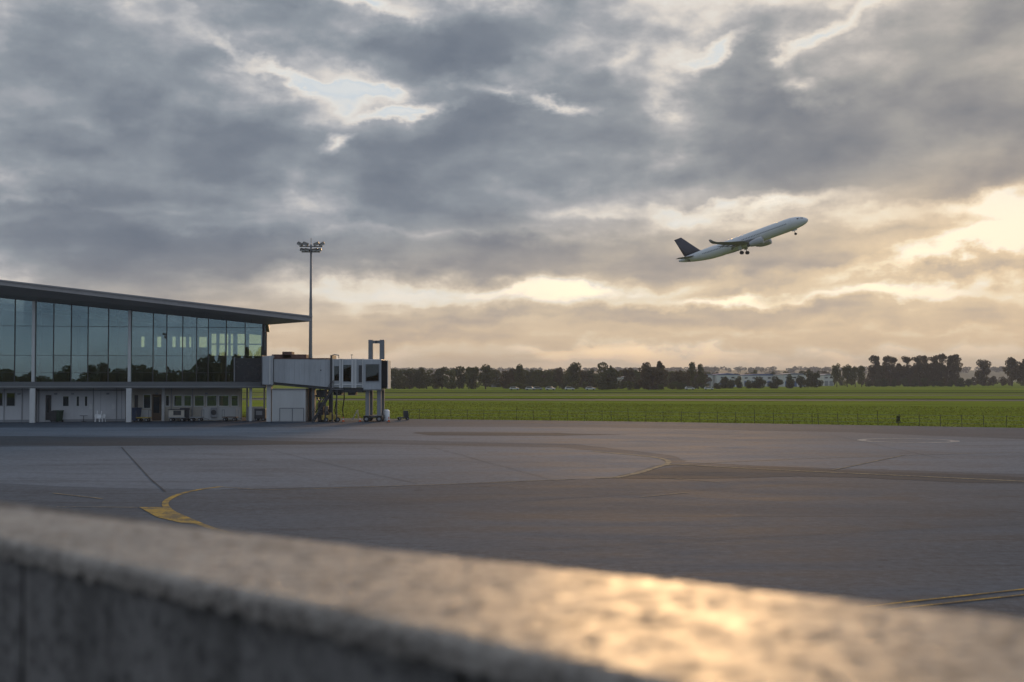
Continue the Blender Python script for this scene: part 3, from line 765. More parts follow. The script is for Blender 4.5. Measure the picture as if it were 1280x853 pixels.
# collar
B('collar', M['dark'], jb, jx(415.2), jx(417.4), -1.75, 1.65, jz(486.5), jz(444.5))
hoop = MB().tube([(jx(417), -1.4, jz(448)), (jx(417), -1.4, jz(444.6)), (jx(420), -1.4, jz(443.8)), (jx(425), -1.4, jz(444.6)), (jx(425.5), -1.4, jz(448.4))], .07, 6)
hoop.build('ladder_hoop', M['steel'], jb)
# cab tunnel: framed bays with glazing
XA, XB = jx(417.5), jx(456)
B('cab_tunnel', M['tunnel'], jb, XA, XB, -1.45, 1.5, jz(484.5), jz(449.3), bevel=.04)
for (a, b, c_, d_, mm) in ((419.5, 425.5, 458, 476, 'darkglass'), (431, 440.5, 456.5, 477, 'darkglass'), (450, 454.5, 457, 478, 'dark')):
    B('side_window', M[mm], jb, jx(a), jx(b), -1.50, -1.455, jz(d_), jz(c_))
for px in (418.2, 427.5, 429.5, 442.5, 446.0, 455.6):
    B('frame_post', M['white'], jb, jx(px) - .13, jx(px) + .13, -1.56, -1.506, jz(485.0), jz(449.0))
B('floor_beam', M['dark'], jb, XA, XB, -1.3, 1.3, jz(490.5), jz(484.8))
B('frame_rail', M['white'], jb, XA, XB, -1.535, -1.507, jz(481.5), jz(480.0))
for (a, b) in ((418, 428), (436, 445)):
    B('drive_unit', M['dark'], jb, jx(a), jx(b), -1.0, 1.0, jz(494), jz(490.7), bevel=.05)
# cab
cab = B('cab', M['tunnel'], jb, jx(456.4), jx(478.5), -1.95, 1.95, jz(487), jz(449.6), bevel=.08)
B('cab_window', M['darkglass'], cab, jx(459.5), jx(475.5), -2.02, -1.955, jz(476.5), jz(456))
cf = MB().box(jx(459), jx(459.6), -2.05, -1.96, jz(477), jz(455.5)).box(jx(475.5), jx(476.2), -2.05, -1.96, jz(477), jz(455.5)).box(jx(459.61), jx(475.49), -2.05, -1.96, jz(456), jz(455.4)).box(jx(459.61), jx(475.49), -2.05, -1.96, jz(477.1), jz(476.5))
cf.build('window_frame', M['grey'], cab)
B('cab_sill', M['grey'], cab, jx(456.2), jx(479), -2.1, 2.0, jz(487.8), jz(487) - .003)
# bellows canopy at the mouth
for k in range(5):
    x = jx(478.9 + 1.45 * k)
    B('bellows_fold', M['rubber'], cab, x, x + .09, -1.8 - .05 * (k % 2), 1.8 + .05 * (k % 2), jz(485.5 - .4 * k), jz(450.5 + .3 * k))
B('bellows_core', M['rubber'], cab, jx(478.6), jx(485.2), -1.6, 1.6, jz(484), jz(452))
B('bumper', M['white'], cab, jx(485.4), jx(486.4), -1.7, 1.7, jz(486), jz(451))
# lifting frame: two columns rising through the cab, cross head, wheels below
for px0, px1 in ((457.5, 463.2), (471.8, 477.8)):
    B('lift_column', M['steel'], jb, jx(px0), jx(px1), 2.0, 2.55, .75, jz(424.3), bevel=.03)
    B('lift_leg', M['grey'], jb, jx(px0 + .6), jx(px1 - .4), -1.2, -.6, .72, jz(488), bevel=.03)
B('cross_head', M['steel'], jb, jx(463.3), jx(471.7), 2.05, 2.5, jz(428.8), jz(425.2))
B('cross_head_pin', M['dark'], jb, jx(466), jx(469), 1.98, 2.04, jz(428.2), jz(426))
B('axle_beam', M['dark'], jb, jx(456), jx(479), -1.5, 2.6, .50, .74)
for px in (459.8, 475.5):
    for y in (-1.35, 2.3):
        w_ = MB().tube([(jx(px), y - .22, .36), (jx(px), y + .22, .36)], .36, 18).build('wheel', M['rubber'], jb)
        MB().tube([(jx(px), y - .24, .36), (jx(px), y + .24, .36)], .17, 12).build('rim', M['grey'], w_)
# antenna
MB().tube([(jx(440), -.5, jz(449.2)), (jx(440), -.5, jz(444.5))], .03, 6).build('antenna', M['dark'], jb)
B('antenna_head', M['dark'], jb, jx(438.6), jx(441.4), -.55, -.45, jz(444.4), jz(443.6))
# support pedestal with hanging cables
B('support_leg', M['grey'], jb, jx(390.5), jx(394), -.5, .5, 0, jz(484))
B('support_leg', M['dark'], jb, jx(384.5), jx(388.5), .6, 1.2, 0, jz(482.5))
B('cable_reel', M['dark'], jb, jx(396), jx(409), -.6, .6, jz(497), jz(487.5), bevel=.1)

B('hydraulic_cabinet', M['dark'], jb, jx(398.5), jx(405), -.9, .2, .03, jz(503), bevel=.03)
B('hydraulic_cabinet', M['grey'], jb, jx(406), jx(410.5), -.5, .3, .03, jz(508), bevel=.03)
for px_ in (389, 401, 408, 421, 430.5):
    MB().tube([(jx(px_), -.8, jz(484)), (jx(px_ + 1.2), -1.0, jz(497)), (jx(px_ - 1.0), -.9, jz(512)), (jx(px_ + .4), -.8, .05)], .07, 6).build('hose', M['rubber'], jb)
MB().bar((jx(388), .2, .2), (jx(412), .2, jz(487)), .12).build('brace', M['dark'], jb)
MB().bar((jx(412), .3, .2), (jx(390), .3, jz(487)), .12).build('brace', M['dark'], jb)
B('support_leg', M['dark'], jb, jx(411.5), jx(415), -.4, .4, .03, jz(485))

# white room under the tunnel
room = empty('service_room', J0 + Vector((0, 0, 0)), 0, 'small white windowless room under the boarding bridge tunnel', 'hut')
B('wall', M['panel'], room, jx(342.5), jx(384), -1.25, 1.3, .03, jz(486.8))
B('plinth', M['grey'], room, jx(342.2), jx(384.3), -1.29, 1.34, 0, .14)
B('roof', M['grey'], room, jx(341.8), jx(384.6), -1.4, 1.45, jz(486.7), jz(485.9))
rl = empty('guard_rail', J0, 0, 'low grey tube rail in front of the white room under the bridge', 'rail')
for px in (353.5, 369, 383): MB().tube([(jx(px), -1.9, 0.03), (jx(px), -1.9, jz(510))], .05, 6).build('post', M['steel'], rl)
MB().tube([(jx(353.5), -1.9, jz(510)), (jx(383), -1.9, jz(510))], .05, 6).build('top_rail', M['steel'], rl)
# service stair up to the cab tunnel
st = empty('service_stair', J0, 0, 'dark steel service stair climbing to the boarding bridge cab', 'stairs')
n = 13
xs0, xs1, zs0, zs1 = jx(397), jx(418), .3, jz(486)
for k in range(n):
    f = k / (n - 1); x = xs0 + (xs1 - xs0) * f; z = zs0 + (zs1 - zs0) * f
    B('tread', M['steel'], st, x - .13, x + .13, -2.75, -1.75, z - .03, z)
for y in (-2.8, -1.7):
    MB().bar((xs0 - .2, y, .04), (xs1 + .1, y, zs1 - .05), .06, .22).build('stringer', M['dark'], st)
    MB().bar((xs0 - .2, y, 1.15), (xs1 + .1, y, zs1 + .95), .05, .05).build('handrail', M['dark'], st)
    for f in (0, .33, .66, 1):
        x = xs0 - .2 + (xs1 - xs0 + .3) * f; z = .05 + (zs1 - .1) * f
        MB().bar((x, y, z), (x, y, z + 1.05), .045).build('baluster', M['dark'], st)
B('landing', M['steel'], st, xs1 + .12, xs1 + 1.3, -2.8, -1.7, zs1 - .08, zs1)
for px in (411, 419.5, 425): MB().bar((jx(px), -2.75, .03), (jx(px), -2.75, zs1 - .1 if px > 412 else jz(499)), .14).build('stair_post', M['dark'], st)

# ------------------------------------------------------------------ floodlight mast
def make_mast(loc, htop, label, group=None):
    t = empty('light_mast', loc, 0, label, 'light mast', group)
    MB().tube([(0, 0, 0), (0, 0, htop * .35), (0, 0, htop * .36), (0, 0, htop * .68), (0, 0, htop * .69), (0, 0, htop)], [.30, .27, .24, .20, .17, .13], 12).build('pole', M['steel'], t, smooth=True)
    B('base_plate', M['grey'], t, -.45, .45, -.45, .45, .03, .10)
    MB().tube([(0, 0, htop), (0, 0, htop + .9)], .035, 6).build('lightning_rod', M['dark'], t)
    for (z, hw) in ((htop - .25, 1.55), (htop - 1.0, 1.25)):
        MB().bar((-hw, 0, z), (hw, 0, z), .12).build('crossarm', M['dark'], t)
    for (x, z, tilt) in ((-1.45, htop - .05, .5), (-.72, htop - .02, .35), (.72, htop - .02, -.35), (1.45, htop - .05, -.5), (-1.05, htop - .85, .25), (1.05, htop - .85, -.25), (-.5, htop - .85, .2), (.5, htop - .85, -.2)):
        fl_ = bpy.data.objects.new('floodlight', MB().box(-.38, .38, -.30, .22, -.13, .15).mesh('floodlight', M['dark'])); C.objects.link(fl_); fl_.parent = t
        fl_.location = (x, -.1, z + .12); fl_.rotation_euler = (.45, tilt, 0)
        ln = bpy.data.objects.new('lens', MB().box(-.32, .32, -.316, -.303, -.09, .11).mesh('lens', mat('lamp_lens', (.5, .5, .48), .2))); C.objects.link(ln); ln.parent = fl_
    return t
MY = 166.0
mp0 = at_depth(388, 474, MY); htop = at_depth(388, 306, MY).z
make_mast((mp0.x, MY, 0), htop, 'tall floodlight mast rising behind the terminal roof tip')
# a second mast stands behind the viewer; it shows only as a reflection in the glass
fn = Vector((math.sin(TH), -math.cos(TH), 0))
vp = at_depth(187.5, 474, 300); im = Vector((vp.x, vp.y, 0)); rp = im - 2 * (im - E0).dot(fn) * fn
make_mast((rp.x, rp.y, 0), at_depth(187.5, 416, 300).z, 'floodlight mast mirrored in the terminal glass')

# ------------------------------------------------------------------ small things on the apron by the terminal
def tpos(px, py, yl=None):
    if yl is None: return ground(px, py)
    return TR @ Vector((fx(px, yl), yl, 0))
def wheelset(t, xs, ys, r, w=.12):
    for x in xs:
        for y in ys:
            w_ = MB().tube([(x, y - w, r), (x, y + w, r)], r, 14).build('wheel', M['rubber'], t)
            MB().tube([(x, y - w - .012, r), (x, y + w + .012, r)], r * .5, 10).build('rim', M['grey'], w_)
def plastic_chair(px, py, rz, label, group=None):
    t = empty('plastic_chair', tpos(px, py, 1.1) + Vector((0, 0, .03)), rz, label, 'chair', group)
    wm = mat('white_plastic', (.85, .85, .84), .4, var=.03)
    MB().box(-.24, .24, -.23, .23, .41, .45).build('seat', wm, t, bevel=.02)
    MB().prism([(-.22, .46), (.22, .46), (.26, .70), (.19, .90), (-.19, .90), (-.26, .70)], .20, .245).build('backrest', wm, t, bevel=.015)
    for x in (-.21, .21):
        for y in (-.20, .20): MB().bar((x * 1.15, y * 1.2, 0), (x, y, .41), .05).build('leg', wm, t)
        MB().bar((x * 1.2, -.22, .64), (x * 1.2, .22, .66), .05, .03).build('armrest', wm, t)
        MB().bar((x * 1.2, -.21, .42), (x * 1.2, -.21, .64), .04).build('arm_support', wm, t)
    return t
plastic_chair(122, 526.6, .5, 'white plastic garden chair turned beside another by the white wall')
c2 = plastic_chair(128.5, 526.8, -.7, 'white plastic garden chair upside down on its twin by the white wall')
c2.location.z += .93; c2.location.x -= .35; c2.rotation_euler = (math.pi, 0.12, .4); c2.location.z += .35
c2['label'] = 'white plastic garden chair turned over on top of a stack'
plastic_chair(128.5, 526.8, -.6, 'white plastic garden chair under the upturned one')
tb = empty('garden_table', tpos(105, 526.6, 1.2) + Vector((0, 0, .03)), 0, 'small dark round table near the white plastic chairs', 'table')
MB().tube([(0, 0, .70), (0, 0, .74)], .45, 20).build('tabletop', M['dark'], tb)
MB().tube([(0, 0, .05), (0, 0, .70)], .035, 8).build('stem', M['dark'], tb)
for a in range(4): MB().bar((0, 0, .06), (.33 * math.cos(a * 1.57 + .6), .33 * math.sin(a * 1.57 + .6), .02), .05).build('foot', M['dark'], tb)
def wheelie_bin(px, py, m, label, s=1.0, group=None):
    t = empty('wheeled_bin', tpos(px, py, 1.3) + Vector((0, 0, .03)), random.uniform(-.3, .3), label, 'bin', group)
    MB().add([(-.26, -.28, .08), (.26, -.28, .08), (.26, .28, .08), (-.26, .28, .08), (-.34, -.36, 1.0), (.34, -.36, 1.0), (.34, .36, 1.0), (-.34, .36, 1.0)],
             [(3, 2, 1, 0), (4, 5, 6, 7), (0, 1, 5, 4), (1, 2, 6, 5), (2, 3, 7, 6), (3, 0, 4, 7)]).build('bin_body', m, t)
    MB().prism([(-.36, 1.003), (.36, 1.003), (.34, 1.09), (-.34, 1.09)], -.38, .40).build('lid', m, t)
    for x in (-.27, .27): MB().tube([(x - .04, .30, .1), (x + .04, .30, .1)], .1, 10).build('wheel', M['rubber'], t)
    MB().tube([(-.26, .44, .98), (.26, .44, .98)], .025, 6).build('handle', m, t)
    t.scale = (s, s, s)
    return t
M['bin_g'] = mat('bin_green', (.02, .05, .03), .5); M['bin_b'] = mat('bin_blue', (.03, .05, .10), .5)
wheelie_bin(67.5, 526.4, M['dark'], 'black wheeled bin by the dark glazed door', 1.2)
wheelie_bin(73.0, 526.2, M['bin_g'], 'dark green wheeled bin next to a black one', 1.25)
wheelie_bin(169.5, 526.3, M['bin_b'], 'dark blue wheeled bin next to the white column of the bay', 1.5)
wheelie_bin(231.5, 526.9, M['dark'], 'tall black wheeled bin beside the covered beige baggage cart', 1.45)
def cart(px, py, label, w=1.6, m=None, canopy=False, rz=0.0):
    t = empty('baggage_cart', tpos(px, py, 1.1) + Vector((0, 0, .03)), rz, label, 'cart')
    B('deck', m or M['grey'], t, -w / 2, w / 2, -.6, .6, .42, .52)
    wheelset(t, (-w / 2 + .3, w / 2 - .3), (-.5, .5), .2, .07)
    MB().bar((w / 2, 0, .4), (w / 2 + .7, 0, .22), .05).build('tow_bar', M['dark'], t)
    for x in (-w / 2 + .03, w / 2 - .03): 
        for y in (-.57, .57): MB().bar((x, y, .52), (x, y, 1.35), .05).build('stake', M['steel'], t)
        MB().bar((x, -.57, 1.33), (x, .57, 1.33), .05).build('end_rail', M['steel'], t)
    if canopy: B('canopy', M['dark'], t, -w / 2 - .05, w / 2 + .05, -.66, .66, 1.36, 1.42)
    return t
cart(246, 527.5, 'grey baggage cart under the beige bay windows', 1.5)
cart(288, 527.3, 'low baggage cart in front of the white dado', 1.7, M['brown'])
cart(180, 527.2, 'baggage cart by the white framed doors', 1.5, M['yellow'])
cc_ = cart(222.5, 527.4, 'covered beige baggage cart with dark curtain before the bay windows', 1.9, M['grey'], True)
B('side_panel', M['beige'], cc_, -.9, .9, -.60, -.565, .53, 1.34)
B('curtain', M['dark'], cc_, -.35, .55, -.63, -.603, .75, 1.28)
# dark generator box near the open corner
gen = empty('ground_power_unit', tpos(327.0, 526.8, 1.2) + Vector((0, 0, .03)), 0, 'dark boxy ground power unit at the open terminal corner', 'generator')
B('housing', M['dark'], gen, -.75, .55, -.5, .5, .28, 1.45, bevel=.05); B('vent', M['grey'], gen, -.55, .2, -.53, -.503, .7, 1.2); wheelset(gen, (-.5, .3), (-.42, .42), .2, .07)
# clutter under the bridge
tug = empty('tow_tractor', tpos(414, 528) + Vector((0, 0, .03)), .3, 'dirty yellow tow tractor under the stair of the bridge', 'tractor')
MB().prism([(-1.1, .25), (1.0, .25), (1.05, .75), (.2, .85), (.1, 1.05), (-.2, 1.05), (-.3, .8), (-1.1, .8)], -.6, .6).build('body', M['yellow'], tug, bevel=.04)
B('seat', M['dark'], tug, -.75, -.35, -.3, .3, .81, 1.25, bevel=.04); MB().tube([(.02, 0, 1.0), (-.2, 0, 1.35)], .025, 6).build('steering_column', M['dark'], tug)
MB().tube([(-.2, -.02, 1.35), (-.22, .02, 1.37)], .2, 12).build('steering_wheel', M['dark'], tug); wheelset(tug, (-.7, .65), (-.55, .55), .28)
sp = empty('step_stool', tpos(444, 526.4) + Vector((0, 0, .03)), 0, 'white wheeled step ladder under the bridge tunnel', 'ladder')
for y in (-.3, .3):
    MB().bar((-.35, y, .05), (.25, y, 1.3), .05).build('rail', M['white'], sp); MB().bar((.45, y, .05), (.28, y, 1.3), .05).build('rail', M['white'], sp)
for k in range(4): B('tread', M['white'], sp, -.30 + .15 * k, -.10 + .15 * k, -.29, .29, .28 + .30 * k, .32 + .30 * k)
tank = empty('water_tank', tpos(483, 526.6) + Vector((0, 0, .03)), 0, 'white plastic tank standing beside the cab legs', 'tank')
MB().tube([(0, 0, 0), (0, 0, .08), (0, 0, 1.15), (0, 0, 1.32), (0, 0, 1.36)], [.36, .39, .39, .28, .12], 16).build('body', mat('white_plastic', (.72, .72, .70), .4), tank, smooth=True)
MB().tube([(0, 0, 1.36), (0, 0, 1.43)], .1, 10).build('cap', M['dark'], tank)
def cone(px, py, label, group=None):
    t = empty('traffic_cone', tpos(px, py) + Vector((0, 0, .03)), 0, label, 'cone', group)
    MB().box(-.2, .2, -.2, .2, 0, .04).build('base', M['rubber'], t)
    MB().tube([(0, 0, .04), (0, 0, .62)], [.15, .03], 12).build('cone_body', mat('cone_orange', (.55, .10, .02), .5), t)
    MB().tube([(0, 0, .28), (0, 0, .40)], [.107, .078], 12, False).build('reflective_band', M['white'], t)
cone(429, 528.2, 'orange traffic cone by the dirty yellow tow tractor')
cone(450, 528, 'orange traffic cone by the white step ladder')
cone(486, 528.3, 'orange traffic cone beside the white plastic tank')
ch = empty('chock_trolley', tpos(505, 525.8) + Vector((0, 0, .03)), .2, 'low dark trolley alone on the apron edge by the grass', 'trolley')
B('deck', M['dark'], ch, -.8, .6, -.4, .4, .25, .38, bevel=.03); wheelset(ch, (-.55, .4), (-.35, .35), .18, .06)
B('tool_box', M['dark'], ch, -.05, .5, -.3, .3, .385, 1.15, bevel=.03); MB().tube([(.5, 0, .3), (.75, 0, 1.2)], .03, 6).build('handle', M['dark'], ch)

# ------------------------------------------------------------------ airliner climbing out
AD = 402.0
ac_c = at_depth(928, 302.5, AD)
plane = empty('airliner', ac_c, 0, 'white twin engined airliner with dark blue tail climbing with its wheels down', 'airplane')
plane.rotation_euler = (math.radians(5.5), -math.radians(17.0), math.radians(-26))
M['fus'] = mat('fuselage_white', (.62, .63, .65), .32, var=.05, scale=.3)
M['belly'] = mat('belly_grey', (.38, .39, .41), .4, var=.1, scale=.3)
M['navy'] = mat('tail_navy', (.028, .030, .050), .35, var=.08, scale=.3)
M['wing'] = mat('wing_grey', (.17, .175, .19), .4, var=.12, scale=.4)
prof = [(22.25, -.45, .05), (21.9, -.42, .55), (21.2, -.34, 1.0), (20.0, -.2, 1.42), (18.6, -.08, 1.72), (17.0, 0, 1.9), (15.0, 0, 1.975), (-8.0, 0, 1.975),
        (-11.5, .12, 1.85), (-15.0, .38, 1.55), (-18.0, .68, 1.15), (-20.5, .95, .75), (-21.8, 1.08, .42), (-22.25, 1.12, .2)]
fus = MB(); nc = 28
dense = []
for (a, b) in zip(prof[:-1], prof[1:]):
    k = max(1, int(abs(a[0] - b[0]) / 1.2))
    for j in range(k): dense.append(tuple(a[i] + (b[i] - a[i]) * j / k for i in range(3)))
dense.append(prof[-1])
prof = [(a, b, r * 1.05) for a, b, r in prof]; dense = [(a, b, r * 1.05) for a, b, r in dense]
vs_ = [(x, r * math.sin(2 * math.pi * j / nc), z + r * 1.03 * math.cos(2 * math.pi * j / nc)) for x, z, r in dense for j in range(nc)]
fs_ = [(i * nc + j, i * nc + (j + 1) % nc, (i + 1) * nc + (j + 1) % nc, (i + 1) * nc + j) for i in range(len(dense) - 1) for j in range(nc)]
fs_ += [tuple(range(nc)), tuple((len(dense) - 1) * nc + j for j in range(nc))]
body = fus.add(vs_, fs_).build('fuselage', M['fus'], plane, smooth=True)
# belly fairing
MB().tube([(6.5, 0, -1.55), (4.5, 0, -1.45), (1, 0, -1.40), (-3.5, 0, -1.40), (-6.0, 0, -1.5), (-7.5, 0, -1.62)], [.25, .72, .95, .95, .7, .22], 18).build('belly_fairing', M['belly'], body, smooth=True)
def frad(x):
    for a, b in zip(prof[:-1], prof[1:]):
        if b[0] <= x <= a[0]:
            t = (a[0] - x) / (a[0] - b[0]); return a[1] + (b[1] - a[1]) * t, a[2] + (b[2] - a[2]) * t
    return 0, 1.9
def skin(x, ang, off=.012, side=-1):
    zc, r = frad(x); return (x, side * (r + off) * math.sin(ang), zc + (r * 1.03 + off) * math.cos(ang))
# cockpit glazing, doors and the cabin window rows lie on the skin
for side in (-1, 1):
    for (xa_, xb_, a0, a1) in ((21.05, 20.45, .52, .95), (20.4, 19.75, .66, 1.05), (19.7, 19.15, .80, 1.08)):
        MB().add([skin(xa_, a0, .02, side), skin(xa_ - .1, a1, .02, side), skin(xb_, a1, .02, side), skin(xb_ - .05, a0, .02, side)], [(0, 1, 2, 3)]).build('cockpit_window', M['rubber'], body)
    win = MB()
    x = 15.6
    while x > -13.5:
        if not (-.6 < x < .2):
            win.add([skin(x, 1.28, .012, side), skin(x, 1.46, .012, side), skin(x - .26, 1.46, .012, side), skin(x - .26, 1.28, .012, side)], [(0, 1, 2, 3)])
        x -= .533
    w_ = win.build('cabin_windows', M['darkglass'], body); w_['kind'] = 'stuff'
    for x in (17.2, 6.2, -4.6, -14.6):
        dr = [skin(x, a, .014, side) for a in (1.08, 1.3, 1.55, 1.8)] + [skin(x - .8, a, .014, side) for a in (1.8, 1.55, 1.3, 1.08)]
        fr = MB()
        for k in range(8): fr.bar(dr[k], dr[(k + 1) % 8], .035, .02)
        fr.build('door_outline', M['belly'], body)
def airfoil(n=9, th=.12):
    up = []; lo_ = []
    for i in range(n):
        t = i / (n - 1); c_ = 1 - math.cos(t * math.pi / 2)
        y = 5 * th * (.2969 * math.sqrt(c_) - .126 * c_ - .3516 * c_ ** 2 + .2843 * c_ ** 3 - .1015 * c_ ** 4)
        up.append((c_, y)); lo_.append((c_, -y * .8))
    return up + lo_[-2:0:-1]
def loft(stations, th=.12):
    """stations: (leading edge point, chord, thickness direction)"""
    af = airfoil(9, th); n_ = len(af); vs, fs = [], []
    for (le, ch_, nrm) in stations:
        for c_, y in af: vs.append(Vector(le) + Vector((-c_ * ch_, 0, 0)) + Vector(nrm) * y * ch_)
    for i in range(len(stations) - 1):
        for j in range(n_): fs.append((i * n_ + j, i * n_ + (j + 1) % n_, (i + 1) * n_ + (j + 1) % n_, (i + 1) * n_ + j))
    fs += [tuple(range(n_)), tuple((len(stations) - 1) * n_ + j for j in range(n_))]
    return MB().add(vs, fs)
for s in (-1, 1):
    nz = (0, 0, 1)
    stn = [((4.6, s * 1.2, -1.05), 7.4, nz), ((2.6, s * 5.6, -.62), 4.3, nz), ((-.6, s * 11.0, .10), 3.0, nz), ((-3.4, s * 15.6, 1.0), 1.85, nz)]
    wng = loft(stn, .125).build('wing', M['wing'], plane, smooth=True)
    tip = [((-3.4, s * 15.6, 1.0), 1.85, (0, 0, 1)), ((-4.0, s * 16.35, 1.22), 1.6, (0, -s * .4, .9)), ((-4.75, s * 16.85, 1.8), 1.25, (0, -s * .85, .5)), ((-5.5, s * 17.1, 2.65), .65, (0, -s, .12))]
    loft(tip, .09).build('winglet', M['wing'], wng, smooth=True)
    for yy in (6.6, 9.3, 12.0):
        xx = -1.9 - (yy - 5.6) * .30
        MB().tube([(xx + 1.7, s * yy, -.72 + (yy - 5.6) * .10), (xx, s * yy, -.92 + (yy - 5.6) * .11), (xx - 1.6, s * yy, -.62 + (yy - 5.6) * .12)], [.05, .24, .04], 8).build('flap_fairing', M['wing'], wng)
    # flap let down a little
    MB().add([(-2.6, s * 2.0, -1.15), (-1.85, s * 5.5, -.78), (-2.9, s * 5.5, -1.20), (-3.8, s * 2.0, -1.62)], [(0, 1, 2, 3)]).build('flap', M['wing'], wng)
    # engine
    ey, ez = s * 5.75, -2.15
    eng = MB().tube([(7.55, ey, ez), (7.75, ey, ez), (7.2, ey, ez), (6.2, ey, ez), (4.9, ey, ez), (3.9, ey, ez), (3.4, ey, ez)], [1.0, 1.08, 1.22, 1.26, 1.16, .95, .84], 20, False).build('engine', M['belly'], plane, smooth=True)
    MB().tube([(7.3, ey, ez), (7.26, ey, ez)], .98, 18).build('fan', M['dark'], eng)
    MB().tube([(3.5, ey, ez), (2.7, ey, ez), (2.3, ey, ez)], [.7, .5, .12], 14).build('exhaust', M['dark'], eng)
    MB().prism([(6.4, ez + 1.1), (3.4, ez + .9), (.6, ez + 1.45), (1.6, ez + 1.75), (4.2, ez + 1.55)], ey - .16, ey + .16).build('pylon', M['wing'], eng)
    # tailplane
    loft([((-15.9, s * .5, 1.0), 3.9, nz), ((-19.9, s * 6.3, 1.55), 1.45, nz)], .10).build('tailplane', M['wing'], plane, smooth=True)
    # main gear
    gy = s * 3.8
    gear = MB().tube([(-.5, gy, -1.1), (-.45, gy, -3.55)], [.16, .11], 8).build('main_gear', M['grey'], plane)
    MB().bar((-.45, gy, -2.6), (.1, gy - s * 1.6, -1.2), .12).build('side_stay', M['grey'], gear)
    MB().box(-1.1, .1, gy + s * .16 - .03, gy + s * .16 + .03, -2.5, -1.2).build('gear_door', M['fus'], gear)
    for dy_ in (-.42, .42):
        w_ = MB().tube([(-.45, gy + dy_ - .2, -3.6), (-.45, gy + dy_ + .2, -3.6)], .59, 16).build('wheel', M['rubber'], gear)
ng = MB().tube([(16.9, 0, -1.5), (17.05, 0, -3.35)], [.11, .08], 8).build('nose_gear', M['grey'], plane)
for dy_ in (-.25, .25): MB().tube([(17.07, dy_ - .1, -3.4), (17.07, dy_ + .1, -3.4)], .39, 14).build('wheel', M['rubber'], ng)
for dy_ in (-.4, .4): MB().box(16.3, 17.9, dy_ - .02, dy_ + .02, -2.35, -1.75).build('gear_door', M['fus'], ng)
# fin
def fin_st(z, xle, ch_): return ((xle, 0, z), ch_, (0, 1, 0))
loft([fin_st(1.3, -12.6, 7.0), fin_st(2.3, -14.3, 5.8), fin_st(8.3, -19.0, 2.55)], .09).build('fin', M['navy'], plane, smooth=True)
MB().tube([(-18.2, 0, .68), (-20.5, 0, .95), (-22.1, 0, 1.1)], [1.17, .78, .33], 20, False).build('tail_cone', M['navy'], body, smooth=True)

# ------------------------------------------------------------------ fence on the edge of the grass
fe = empty('field_fence', EDGE[2] , 0, 'thin post and wire fence along the grass edge of the apron', 'fence')
f0 = EDGE[2]
path = EDGE[2:]
acc_d = 0; posts = []
for a, b in zip(path[:-1], path[1:]):
    L = (b - a).length; n = Vector((-(b - a).y, (b - a).x, 0)).normalized() * 1.1
    k = 0
    while k < L:
        posts.append(a + (b - a) * k / L + n - f0); k += 2.15
posts = posts[:42]
pm = [MB().box(-.024, .024, -.024, .024, 0, h_).mesh('post', M['wood']) for h_ in (1.25, 1.4, 1.55)]
for i, p in enumerate(posts):
    o = bpy.data.objects.new('post', pm[0] if i % 7 else pm[2]); C.objects.link(o); o.parent = fe
    o.location = p; o.rotation_euler = (random.uniform(-.04, .04), random.uniform(-.06, .06), 0)
for z in (.35, .75, 1.15):
    MB().tube([p + Vector((0, 0, z)) for p in posts], .012, 4).build('wire', M['steel'], fe)

# ------------------------------------------------------------------ foliage
def leaf_mat(name, c1, c2, c3, tr=.45):
    def f(h, tc, b):
        oi = h.n('ShaderNodeObjectInfo').outputs['Random']
        geo = h.n('ShaderNodeNewGeometry').outputs['Random Per Island']
        n = h.noise(tc, 5.0, 3, .6)
        c = h.mix(geo, c1, c2)
        c = h.mix(h.m('MULTIPLY', h.step(n, .45, .7), .6), c, c3)
        c = h.mix(h.m('MULTIPLY', oi, .5), c, c2)
        h.link(c, b.inputs['Base Color']); b.inputs['Roughness'].default_value = .8; b.inputs['Specular IOR Level'].default_value = .03
        tl = h.n('ShaderNodeBsdfTranslucent'); h.link(c, tl.inputs[0])
        mx = h.n('ShaderNodeMixShader'); mx.inputs[0].default_value = tr
        h.link(b.outputs[0], mx.inputs[1]); h.link(tl.outputs[0], mx.inputs[2])
        h.link(mx.outputs[0], h.t.nodes['Material Output'].inputs[0])
    return surface_mat(name, f)
M['leaf_a'] = leaf_mat('leaf_dark', (.075, .085, .040), (.10, .105, .050), (.050, .060, .030))
M['leaf_b'] = leaf_mat('leaf_olive', (.10, .115, .042), (.12, .125, .05), (.07, .08, .034))
M['leaf_c'] = leaf_mat('leaf_brown', (.095, .080, .048), (.12, .096, .056), (.065, .056, .036))
def leaves(centers, radii, n, size, seed, shell=.55):
    """leaf-sized faces spread through ellipsoid clumps"""
    r = np.random.default_rng(seed)
    centers = np.array(centers); radii = np.array(radii)
    w = radii.prod(axis=1) ** (2 / 3); idx = r.choice(len(centers), n, p=w / w.sum())
    d = r.normal(size=(n, 3)); d /= np.linalg.norm(d, axis=1)[:, None]
    rad = shell + (1 - shell) * r.random(n) ** .6
    p = centers[idx] + d * rad[:, None] * radii[idx]
    u = r.normal(size=(n, 3)); u /= np.linalg.norm(u, axis=1)[:, None]
    v = np.cross(u, r.normal(size=(n, 3))); v /= np.linalg.norm(v, axis=1)[:, None]
    s = size * r.uniform(.6, 1.4, n)[:, None]
    co = np.stack([p - u * s, p + v * s * .55, p + u * s, p - v * s * .55], axis=1).reshape(-1, 3)
    return co
